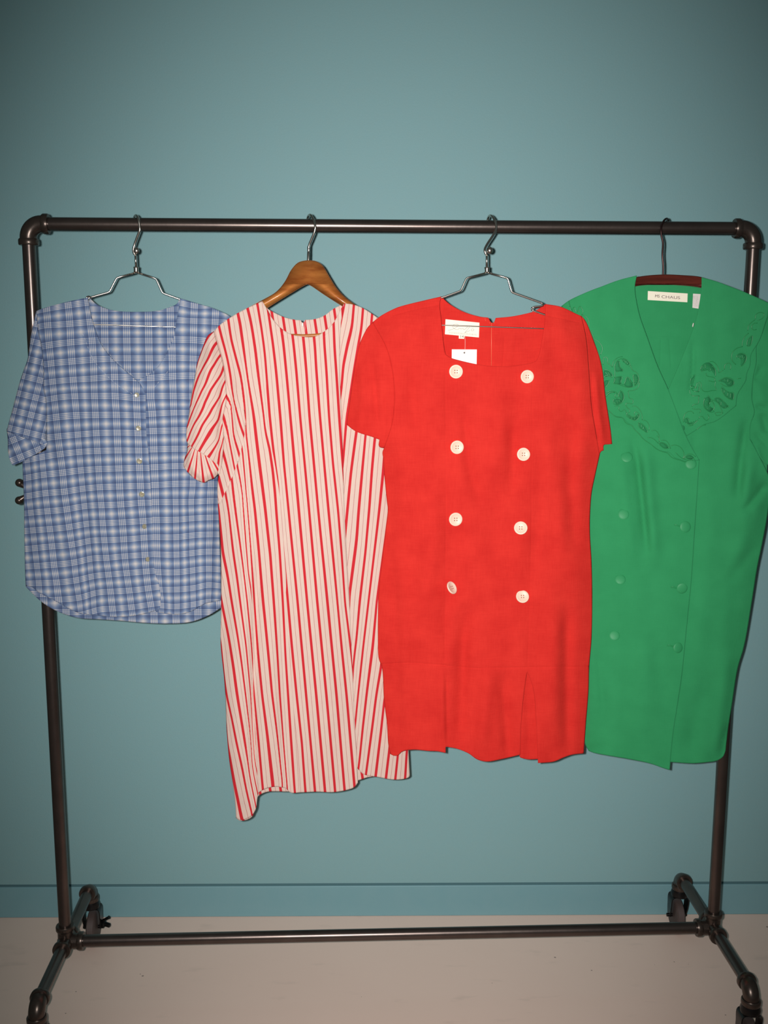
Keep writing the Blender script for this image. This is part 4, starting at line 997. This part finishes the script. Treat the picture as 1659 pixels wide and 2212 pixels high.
tg = patch(RD, [(976, 754.7), (1030, 755), (1029.3, 800), (975.6, 799)], .0045, M_TAG, 'price_tag', t, .0006, spec=specRB)
wire(MB(), [tuple(p) for p in [(1004.2, 724.5), (1004.8, 740), (1004.2, 760)]], (RD.yc - bk(1004, 740, .006), .21, 0), .0004, 4, 6).build('tag_string', simple('tag_thread', (246, 200, 190), .6), tg)
MB().lathe(RD.P(np.array(1003.), np.array(762.), bk(1003, 762, .0048)), (0, -1, 0), [(0, .0017), (.0008, .0017)], 16).build('eyelet', simple('eyelet_grey', (110, 96, 90), .5), tg)
mb = MB(); wire(mb, [(1061.5, 699), (1061.5, 740), (1061.3, 790)], (RD.yc - bk(1061, 740, .001), .21, 0), .0007, 0, 6)
for x, y in ((1048, 689), (1049, 692), (1058, 697.5), (1062, 698), (1068, 697.5)): mb.sphere(Vector(RD.P(np.array(float(x)), np.array(float(y)), bk(x, y, .002))), .0009, 8)
mb.build('zipper', simple('zip_coral', (235, 110, 80), .4), t)

# ------------------------------------------------------------------ green dress
GR = Cloth(-.024, .565, -.11, 31)
G2 = lambda p: CV(1200, 620, 3.6144, p)
G3 = lambda p: CV(1220, 1000, 3.16, p)
G6 = lambda p: CV(1290, 760, 7.9, p)
G7 = lambda p: CV(1470, 660, 7.3757, p)
t = thing('green_dress', 'green double-breasted dress with scrolled cutwork collar hanging at the rack\'s right end', 'dress', at(1430, 640, -.024))
shGL = [(1375.7, 595), (1338, 604.6), (1296.8, 619.8), (1255, 636.4), (1227.7, 650), (1213, 661)]
armGL = [(1213, 661), (1236, 740), (1250, 840), (1254, 940), (1250, 990)]
sideGL = [(1250, 990), (1252, 1100), (1253, 1300), (1256, 1450), (1260, 1560), (1264, 1607), (1272, 1622)]
hemGL = [(1272, 1622), (1283, 1626), (1356, 1639), (1403.5, 1648.7), (1430, 1658), (1441.5, 1661.6), (1446.5, 1663)]
frontG = [(1446.5, 1663), (1447.5, 1652), (1454, 1585.4), (1463.7, 1522), (1473, 1459), (1479.5, 1395.6), (1485.8, 1332), (1493.7, 1253), (1500, 1158), (1506.4, 1063), (1509.6, 1010), (1511, 993.5)]
lapG = [(1511, 993.5), (1498.8, 974), (1479.4, 935.4), (1462.8, 891), (1443.5, 841), (1421, 791.5), (1399, 730.7), (1380, 675), (1371.5, 620), (1375.7, 595)]
foldsG = [([(1365, 940), (1378, 1000), (1387, 1080), (1400, 1200)], 9, -0.0096), ([(1395, 960), (1405, 1100), (1415, 1230)], 14, 0.0080), ([(1345, 960), (1350, 1080), (1370, 1230)], 14, 0.0048),
 ([(1300, 1300), (1310, 1450), (1300, 1620)], 18, -0.0048), ([(1290, 1390), (1300, 1500), (1305, 1540)], 7, -0.0032), ([(1400, 1350), (1390, 1500), (1375, 1640)], 24, 0.0048)]
clG = [shGL, armGL, sideGL]
specG = dict(closed=[armGL, sideGL], T=.017, E=60, folds=foldsG, wr=.0012, base=.003)
leftG = outline([lapG[::-1], frontG[::-1][0:1] + frontG[::-1][1:], hemGL[::-1], sideGL[::-1], armGL[::-1], shGL[::-1]])
shGR = [(1515.4, 599), (1545.8, 607.4), (1587, 622.6), (1615, 633.7), (1642.7, 646), (1662, 655)]
armGR = G7([(1394, 180)])[0:1] + G7([(1290, 480), (1215, 640), (1210, 900), (1160, 1150), (1140, 1500), (1180, 1700), (1115, 1900)]) + [(1620, 950)]
sideGR = [(1622, 952), (1640, 985), (1662, 1035), (1662, 1060), (1659, 1100), (1652, 1144), (1643.6, 1186), (1635, 1228), (1624, 1298), (1607, 1396), (1593.4, 1443), (1580.8, 1522), (1571, 1585), (1567, 1622)]
hemGR = [(1567, 1622), (1562, 1634), (1548, 1643), (1525, 1646.5), (1495, 1648.7), (1451, 1646), (1420, 1644)]
vGR = [(1515.4, 599), (1515, 621), (1507, 675.3), (1497.4, 708.5), (1482, 750), (1463, 797), (1443.5, 841), (1436, 858)]
foldsGR = [([(1498, 735), (1497, 800), (1490, 860)], 5, -0.0060), ([(1614, 900), (1600, 990), (1592, 1080)], 10, -0.0090), ([(1626, 980), (1612, 1060), (1605, 1150)], 12, 0.0060), ([(1655, 1040), (1635, 1072), (1600, 1110)], 8, -0.0075),
 ([(1650, 1060), (1600, 1180), (1580, 1230)], 16, 0.0045), ([(1640, 1170), (1600, 1220), (1570, 1260)], 12, -0.0030), ([(1530, 1450), (1510, 1540), (1490, 1640)], 22, -0.0060), ([(1575, 1400), (1556, 1540), (1550, 1640)], 16, 0.0060), ([(1540, 1050), (1530, 1250), (1510, 1450)], 26, 0.0045),
 ([(1497, 935), (1501, 970), (1504, 1000)], 3, -0.0030), ([(1575, 1560), (1562, 1600), (1556, 1640)], 9, -0.0060)]
specGR = dict(closed=[sideGR[3:]], T=.015, E=60, folds=foldsGR, wr=.0012, base=.001)
rightG = outline([vGR[::-1], shGR, [(1662, 655), (1662, 678)], armGR, [armGR[-1]] + sideGR, hemGR, [(1420, 1644), (1440, 1400), (1455, 1100), (1450, 920), (1436, 858)]])
GR.build('front_panel', [GR.sheet(leftG, specG, None, 6.), GR.sheet(rightG, specGR, None, 6.)], M_GREEN, t, .0009, 1)
bkG = [(1371.5, 616), (1399, 613.8), (1429.6, 613), (1463, 614.3), (1515.4, 621)]
backG = outline([bkG[::-1], [(1371.5, 616), (1375, 606), (1338, 608)] + shGL[2:], armGL, sideGL, [(1272, 1622), (1360, 1632), (1440, 1640), (1520, 1642), (1567, 1618)], [(1567, 1618)] + sideGR[::-1][1:9], [sideGR[5], (1662, 900), (1666, 760), (1664, 660)], [(1664, 660), (1642, 650), (1587, 628), (1545, 614), (1515.4, 621)]])
specGB = dict(closed=[sideGL, sideGR[3:]], T=.012, E=60, side=-1, wr=.0006, base=-.0045, folds=[([(1402, 731), (1440, 728), (1478, 731)], 1.3, .0008, 'seam'), ([(1428, 735), (1426, 790)], 1.6, .001, 'seam'), ([(1446, 735), (1450, 790)], 1.6, .001, 'seam')])
GR.build('back_panel', [GR.sheet(backG, specGB, None, 8.)], M_GREEN, t, .0009, -1)
# collar: shawl with a scalloped, cutwork-embroidered edge lying on the fronts
colL = outline([lapG[::-1], [(1511, 993.5), (1500, 996), (1487, 997.5), (1476.7, 996), (1466, 992), (1457, 989), (1450, 981), (1443.5, 977), (1435, 976), (1427, 974), (1418, 969), (1410, 963), (1398, 955), (1388, 946.5), (1376, 934), (1366, 921.6), (1355, 913), (1344, 902), (1332, 900), (1324.5, 896.7), (1312, 885), (1300, 872), (1284, 850), (1270, 800), (1262, 740), (1250, 700), (1232, 664), (1228, 650)],
   [(1228, 650), (1255, 636.4), (1296.8, 619.8), (1338, 604.6), (1375.7, 595)]])
specCL = dict(specG, base=specG['base'] + .0022)
colR = outline([vGR[:-1][::-1], shGR, G7([(1394, 180)])[0:1] and [(1662, 655), (1658, 684)], G7([(1385, 180), (1330, 350), (1290, 480), (1235, 600), (1170, 700), (1120, 800), (1110, 950), (1060, 1080), (1040, 1200), (980, 1300), (910, 1420), (885, 1600)]),
   G7([(885, 1600), (820, 1650), (700, 1750), (550, 1850), (380, 1900), (250, 1985), (100, 2080)]), [G7([(100, 2080)])[0], (1478, 932), (1455, 880), (1443.5, 841)]])
specCR = dict(specGR, base=specGR['base'] + .0022)
cl = GR.build('collar', [GR.sheet(colL, specCL, None, 6.)], M_GREEN, t, .0009, 1)
cr = GR.build('collar', [GR.sheet(colR, specCR, None, 6.)], M_GREEN, t, .0009, 1)
def cords(lines, spec, parent, r=.00085):
    mb = MB()
    for ln in lines:
        q = resample(catmull(ln, 6), 2.2)
        d = GR.disp(q[:, 0], q[:, 1], spec) + .0011
        mb.tube([tuple(p) for p in GR.P(q[:, 0], q[:, 1], d)], r, 6)
    return mb.build('embroidery_cord', M_GREEN_THREAD, parent)
def nets(polys, spec, parent):
    for ln in polys:
        q = resample(catmull(ln, 4, True), 2.5)
        d = GR.disp(q[:, 0], q[:, 1], spec) + .0012
        tri = geometry.tessellate_polygon([[Vector((p[0], p[1], 0)) for p in q]])
        link('cutwork_net', GR.P(q[:, 0], q[:, 1], d), [tuple(f) for f in tri], M_GREEN_NET, parent, solid=.0003)
cordsL = [G6(p) for p in (
 [(100, 220), (98, 150), (115, 98), (150, 88), (178, 115), (175, 190), (215, 215), (245, 250), (258, 262)],
 [(258, 262), (265, 200), (300, 140), (360, 98), (430, 80)], [(302, 440), (303, 330), (300, 230), (325, 170), (375, 130), (440, 112), (500, 135), (545, 180), (565, 225), (540, 245)],
 [(375, 155), (385, 210), (395, 265), (440, 310), (425, 335), (385, 330), (330, 345)], [(302, 440), (350, 425), (410, 420), (430, 440), (405, 500), (415, 550), (450, 560), (480, 500), (500, 440), (530, 428), (550, 460), (570, 510), (610, 525)],
 [(302, 440), (300, 480), (280, 540), (350, 552), (440, 585), (520, 608), (590, 605), (650, 575)], [(565, 225), (585, 280), (610, 320), (660, 345), (700, 400), (712, 470), (700, 530), (650, 575), (625, 540), (620, 470), (610, 410), (640, 385)],
 [(720, 510), (715, 570), (690, 620), (630, 655), (570, 665), (530, 665)], [(110, 310), (160, 305), (220, 340), (262, 400), (250, 435), (200, 420), (160, 400), (115, 430), (118, 455)],
 [(200, 480), (195, 530), (165, 580), (130, 610)], [(150, 700), (210, 668), (280, 672), (340, 705), (360, 760), (330, 790), (305, 770), (310, 730), (340, 715)],
 [(150, 770), (180, 720), (240, 690), (300, 700)], [(405, 660), (440, 700), (455, 770), (440, 840), (390, 890), (330, 905), (285, 890), (272, 830), (290, 800)], [(405, 660), (375, 700), (370, 750), (400, 800), (430, 830)],
 [(525, 670), (535, 730), (550, 790), (600, 810), (612, 850), (600, 885), (550, 880), (495, 880), (485, 900), (510, 950), (550, 985), (550, 1030), (500, 1050), (510, 1100), (560, 1140)],
 [(300, 930), (350, 920), (380, 940), (365, 970), (400, 1020), (430, 1010), (460, 985), (485, 1010), (500, 1050)],
 [(600, 928), (660, 930), (710, 970), (750, 1030), (768, 1100), (768, 1160)], [(560, 1140), (640, 1172), (700, 1140), (720, 1080), (690, 1035), (645, 1025), (630, 1060), (650, 1100), (600, 1110), (550, 1080), (510, 1060)],
 [(768, 1165), (820, 1170), (870, 1220), (890, 1290), (880, 1340)], [(700, 1210), (750, 1220), (810, 1270), (855, 1340), (850, 1380), (800, 1350), (720, 1290), (705, 1250), (700, 1210)],
 [(160, 985), (220, 1020), (300, 1100), (370, 1120), (435, 1130), (470, 1190), (520, 1235), (590, 1255), (640, 1330), (720, 1400), (770, 1470), (830, 1520), (920, 1580), (1000, 1650), (1100, 1700), (1200, 1730), (1270, 1800), (1340, 1830), (1420, 1850), (1500, 1880), (1560, 1850)],
 [(860, 1465), (920, 1465), (980, 1500), (1040, 1560)], [(930, 1350), (990, 1340), (1040, 1390), (1060, 1450), (1055, 1510)], [(1020, 1430), (1060, 1480), (1055, 1540)],
 [(1050, 1560), (1100, 1545), (1180, 1580), (1220, 1640), (1150, 1650), (1080, 1600), (1050, 1560)], [(1100, 1510), (1170, 1515), (1220, 1570), (1250, 1650)],
 [(1260, 1600), (1330, 1590), (1410, 1620), (1470, 1700), (1480, 1770), (1460, 1830)], [(1340, 1720), (1410, 1790), (1480, 1830), (1560, 1850), (1640, 1850)], [(1480, 1830), (1500, 1780), (1560, 1745), (1620, 1750), (1680, 1790)], [(1490, 1810), (1570, 1790), (1640, 1820), (1670, 1850)])]
cordsL += [G2(p) for p in ([(110, 150), (125, 190), (145, 155), (165, 200), (190, 150), (215, 190), (205, 220)], [(205, 215), (245, 235), (262, 280), (258, 320)], [(250, 320), (285, 350), (300, 400), (340, 430), (368, 480), (350, 530)])]
netsL = [G6(p) for p in ([(305, 190), (375, 155), (390, 260), (440, 312), (330, 340), (303, 300)], [(302, 440), (410, 422), (405, 500), (410, 550), (285, 540)], [(370, 690), (405, 662), (452, 770), (420, 840), (380, 760)],
 [(120, 320), (200, 330), (260, 405), (200, 418), (120, 420)], [(500, 450), (535, 440), (600, 530), (600, 600), (480, 590), (460, 560)], [(612, 420), (660, 380), (705, 470), (650, 570), (625, 520)], [(280, 830), (350, 800), (430, 840), (330, 900)],
 [(510, 1060), (600, 1110), (650, 1100), (700, 1060), (715, 1090), (640, 1170), (550, 1130)], [(705, 1215), (800, 1270), (850, 1370), (720, 1290)], [(1060, 1565), (1130, 1555), (1215, 1640), (1110, 1630)], [(1500, 1800), (1580, 1760), (1650, 1810), (1600, 1840)], [(125, 500), (195, 490), (180, 560), (130, 600)], [(160, 730), (230, 680), (310, 690), (200, 720), (160, 770)], [(420, 130), (500, 140), (550, 200), (520, 230), (460, 180)])]
brL = [G6([a, b]) for a, b in (((420, 130), (450, 180)), ((450, 120), (480, 190)), ((490, 140), (490, 210)), ((525, 170), (510, 225)), ((610, 430), (690, 440)), ((612, 460), (705, 480)), ((620, 500), (700, 510)), ((625, 540), (680, 545)), ((290, 850), (330, 900)), ((330, 820), (360, 900)), ((370, 810), (400, 880)), ((720, 1230), (710, 1260)), ((760, 1230), (750, 1300)), ((800, 1270), (780, 1330)), ((550, 1090), (540, 1130)), ((590, 1110), (590, 1160)), ((640, 1110), (640, 1170)), ((690, 1070), (700, 1130)), ((130, 340), (200, 410)), ((180, 340), (230, 430)), ((180, 690), (190, 730)), ((215, 675), (225, 710)), ((250, 672), (262, 700)))]
nets(netsL, specCL, cl); cords(cordsL + brL, specCL, cl)
cordsR = [G7(p) for p in (
 [(450, 900), (510, 893), (570, 940), (600, 1000), (612, 1070), (650, 1050), (680, 1030)], [(500, 960), (545, 1000), (560, 1070), (555, 1130)], [(320, 1030), (330, 980), (370, 940), (430, 960), (480, 1010), (465, 1050), (430, 1020), (380, 1030), (330, 1050)],
 [(405, 1080), (420, 1120), (470, 1135), (530, 1145), (548, 1180), (530, 1215), (480, 1205), (440, 1200)], [(240, 1110), (190, 1115), (165, 1160), (160, 1250), (175, 1330), (230, 1370), (290, 1378)], [(290, 1378), (300, 1300), (290, 1230), (310, 1215), (330, 1250), (330, 1310), (360, 1360), (420, 1370), (500, 1355), (570, 1345), (550, 1290), (560, 1200)],
 [(205, 1290), (240, 1305), (255, 1260), (270, 1220)], [(145, 1330), (150, 1390), (190, 1440), (250, 1435), (300, 1440)], [(300, 1440), (285, 1480), (290, 1530), (265, 1570), (210, 1575), (178, 1610)], [(190, 1640), (240, 1655), (300, 1650), (325, 1680), (300, 1710)],
 [(390, 1470), (370, 1530), (370, 1600), (410, 1660), (480, 1700), (540, 1690)], [(440, 1430), (480, 1490), (520, 1550), (540, 1620), (520, 1680)], [(490, 1500), (550, 1520), (600, 1560), (640, 1630), (675, 1720)], [(540, 1480), (600, 1465), (660, 1500), (710, 1560), (770, 1610), (700, 1620)],
 [(460, 1590), (470, 1540), (500, 1530), (530, 1570)], [(550, 1710), (600, 1700), (660, 1710), (640, 1740), (570, 1750), (550, 1715)], [(430, 1730), (455, 1780), (420, 1830), (380, 1810), (350, 1770), (310, 1770), (290, 1800)],
 [(210, 1720), (180, 1690), (120, 1690), (70, 1730), (45, 1800), (50, 1860)], [(60, 1810), (110, 1790), (140, 1820), (110, 1850), (80, 1840)], [(90, 1870), (150, 1900), (220, 1880), (280, 1820)], [(120, 1915), (170, 1915), (200, 1900)],
 [(660, 1290), (720, 1350), (790, 1385), (840, 1385), (835, 1500), (780, 1490), (710, 1440), (665, 1370), (650, 1310)], [(600, 1200), (640, 1180), (700, 1150), (780, 1150), (840, 1190), (850, 1250), (800, 1290), (740, 1290), (680, 1270), (640, 1240)],
 [(700, 1020), (705, 950), (740, 925), (780, 920), (803, 960), (790, 1020)], [(880, 940), (830, 890), (812, 810), (840, 730), (900, 680), (985, 655)], [(985, 655), (985, 590), (1020, 500), (1085, 440)],
 [(895, 840), (900, 790), (960, 760), (1020, 770), (1050, 820), (1030, 900), (980, 960), (950, 970)], [(920, 830), (930, 800), (955, 810), (940, 840), (970, 850)], [(1060, 640), (1065, 560), (1110, 500), (1145, 480), (1140, 560), (1110, 640), (1060, 650)],
 [(1070, 400), (1085, 320), (1130, 270), (1180, 230)], [(1225, 280), (1170, 285), (1130, 340), (1160, 390), (1210, 380)], [(1190, 220), (1200, 150), (1260, 110), (1330, 130), (1310, 200), (1230, 240)], [(900, 1165), (960, 1160)], [(250, 1980), (330, 1920), (400, 1900)])]
netsR = [G7(p) for p in ([(330, 1040), (330, 980), (380, 920), (460, 910), (550, 1010), (555, 1120), (480, 1030)], [(165, 1180), (230, 1120), (200, 1280), (290, 1300), (285, 1375), (190, 1350)], [(660, 1310), (790, 1390), (835, 1395), (825, 1500), (700, 1430)],
 [(610, 1200), (700, 1150), (830, 1190), (845, 1260), (760, 1285), (700, 1230)], [(380, 1500), (440, 1450), (480, 1510), (450, 1600), (520, 1640), (470, 1695), (390, 1640)], [(540, 1490), (620, 1480), (760, 1610), (680, 1640), (600, 1550)],
 [(900, 800), (960, 765), (1040, 800), (1030, 890), (960, 960), (960, 860)], [(1060, 640), (1070, 560), (1140, 490), (1140, 570), (1100, 650)], [(60, 1810), (110, 1800), (140, 1870), (270, 1830), (150, 1890), (70, 1860)], [(20, 1910), (60, 1920), (60, 1990), (30, 1960)])]
brR = [G7([a, b]) for a, b in (((350, 960), (370, 1020)), ((390, 930), (400, 1010)), ((170, 1180), (220, 1180)), ((165, 1230), (210, 1230)), ((180, 1320), (260, 1310)), ((620, 1210), (660, 1190)), ((690, 1160), (720, 1220)), ((760, 1160), (750, 1230)), ((820, 1200), (760, 1250)), ((700, 1340), (690, 1400)), ((760, 1380), (740, 1450)), ((800, 1390), (790, 1480)),
 ((390, 1530), (460, 1530)), ((385, 1590), (460, 1580)), ((420, 1650), (480, 1610)), ((590, 1480), (600, 1550)), ((650, 1520), (640, 1600)), ((980, 780), (990, 850)), ((1030, 810), (980, 870)), ((1100, 530), (1130, 560)), ((1080, 600), (1120, 610)), ((160, 1880), (170, 1850)), ((200, 1880), (205, 1845)), ((240, 1860), (245, 1830)))]
nets(netsR, specCR, cr); cords(cordsR + brR, specCR, cr)
# sleeves
so1 = [(1213, 661), (1204, 700), (1198, 780), (1200, 860), (1204, 930)]
gsl = outline([so1, [(1204, 930), (1226, 945), (1251, 948)], [(1251, 948), (1254, 930), (1250, 840), (1236, 740), (1213, 661)]])
GR.build('sleeve', [GR.sheet(gsl, dict(T=.0, base=.003, wr=.001), None, 8.), GR.sheet(gsl, dict(T=.0, base=-.007, wr=.001), None, 8.)], M_GREEN, t, .0009, 0)
so2 = [(1662, 655), (1676, 680), (1692, 740), (1702, 820), (1708, 900), (1706, 985)]
gsr = outline([so2, [(1706, 985), (1680, 1000), (1655, 1003), (1640, 985), (1622, 950)], armGR[::-1], [armGR[0], (1662, 678), (1662, 655)]])
specS2 = dict(closed=[so2], T=.012, E=40, wr=.002, base=.0005, folds=[(G7([(1300, 950), (1250, 1080), (1160, 1180)]), 6, -.005), ([(1632, 960), (1645, 1000), (1652, 1010)], 5, .004), (G7([(1200, 1580), (1300, 1640), (1394, 1650)]), 5, -.004), (G7([(1300, 1700), (1350, 1900), (1394, 2050)]), 9, -.007), (G7([(1180, 2020), (1280, 2120), (1394, 2260)]), 4, -.004), (G7([(1240, 1200), (1260, 1400), (1330, 1600)]), 14, .004)])
GR.build('sleeve', [GR.sheet(gsr, specS2, None, 5.), GR.sheet(gsr, dict(specS2, side=-1, folds=[], base=-.004), None, 8.)], M_GREEN, t, .0009, 0)
for x, y, r, tl, sp in ((1353.5, 987.4, .0124, (0, .6), specG), (1346.6, 1111, .0118, (0, .35), specG), (1339.6, 1251.6, .0114, (0, .55), specG), (1327, 1372.8, .0114, (0, .4), specG),
                (1492, 1002, .0118, (0, .3), specG), (1480, 1138, .0122, (.25, .15), specG), (1473, 1270.6, .0118, (.1, -.15), specG), (1464, 1399, .0116, (.4, .1), specG)):
    d = float(GR.disp(np.array(x), np.array(y), sp)) + .0012 + .004 * (abs(tl[0]) + abs(tl[1]))
    disc_button(GR, x, y, r, d, tl, M_GREEN_BUTTON, t, holes=False, dome=True)
for x, y in ((1462, 1134), (1455, 1268), (1447, 1394)):
    mb = MB(); q = [(x - 6, y), (x, y + .6), (x + 8, y + 3)]
    q = q + [(a, b + 2.2) for a, b in q[::-1]]
    mb.tube([GR.spot(a, b - 1.1, specG, .0010) for a, b in q], .0005, 6, closed=True)
    mb.build('buttonhole', M_GREEN_THREAD, t)
def gbk(x, y, e=.002): return float(GR.disp(np.array(float(x)), np.array(float(y)), specGB)) + e
lb = patch(GR, [(1399.5, 628.7), (1485.4, 634), (1484.7, 653), (1399, 648)], .0026, M_LABEL, 'neck_label', t, spec=specGB)
writing(GR, 'MS', (1414.2, 642.2), (1, .06), (.12, -1), 8.6, gbk(1420, 640, .0048), M_INK, 'lettering', lb)
writing(GR, 'CHAUS', (1428.5, 643.8), (1.42, .088), (.0, -1), 8.8, gbk(1450, 642, .0048), simple('label_grey_ink', (120, 100, 102), .7), 'lettering', lb)
cl2 = patch(GR, [(1497, 634.3), (1515.6, 635.4), (1510, 667), (1495.6, 664.8)], .0026, simple('care_satin', (222, 212, 204), .5), 'care_label', t, spec=specGB)
mb = MB(); rg_ = random.Random(4)
for c in range(4):           # rows of tiny unreadable print
    for r_ in range(9):
        x = 1499.2 + c * 3.1 - r_ * .22; y = 661.5 - r_ * 2.6; L_ = rg_.uniform(1.0, 2.0)
        d_ = gbk(1503, 650, .0046)
        mb.tube([tuple(GR.P(np.array(x), np.array(y), d_)), tuple(GR.P(np.array(x + .15), np.array(y - L_), d_))], .00032, 5)
mb.build('print', M_INK2, cl2)
mb = MB(); mb.tube([GR.spot(x, y, specGR, .003) for x, y in ((1498, 698), (1497, 702), (1496.4, 706))], .0012, 8); mb.build('hanging_loop', simple('loop_white', (230, 225, 210), .5), t)
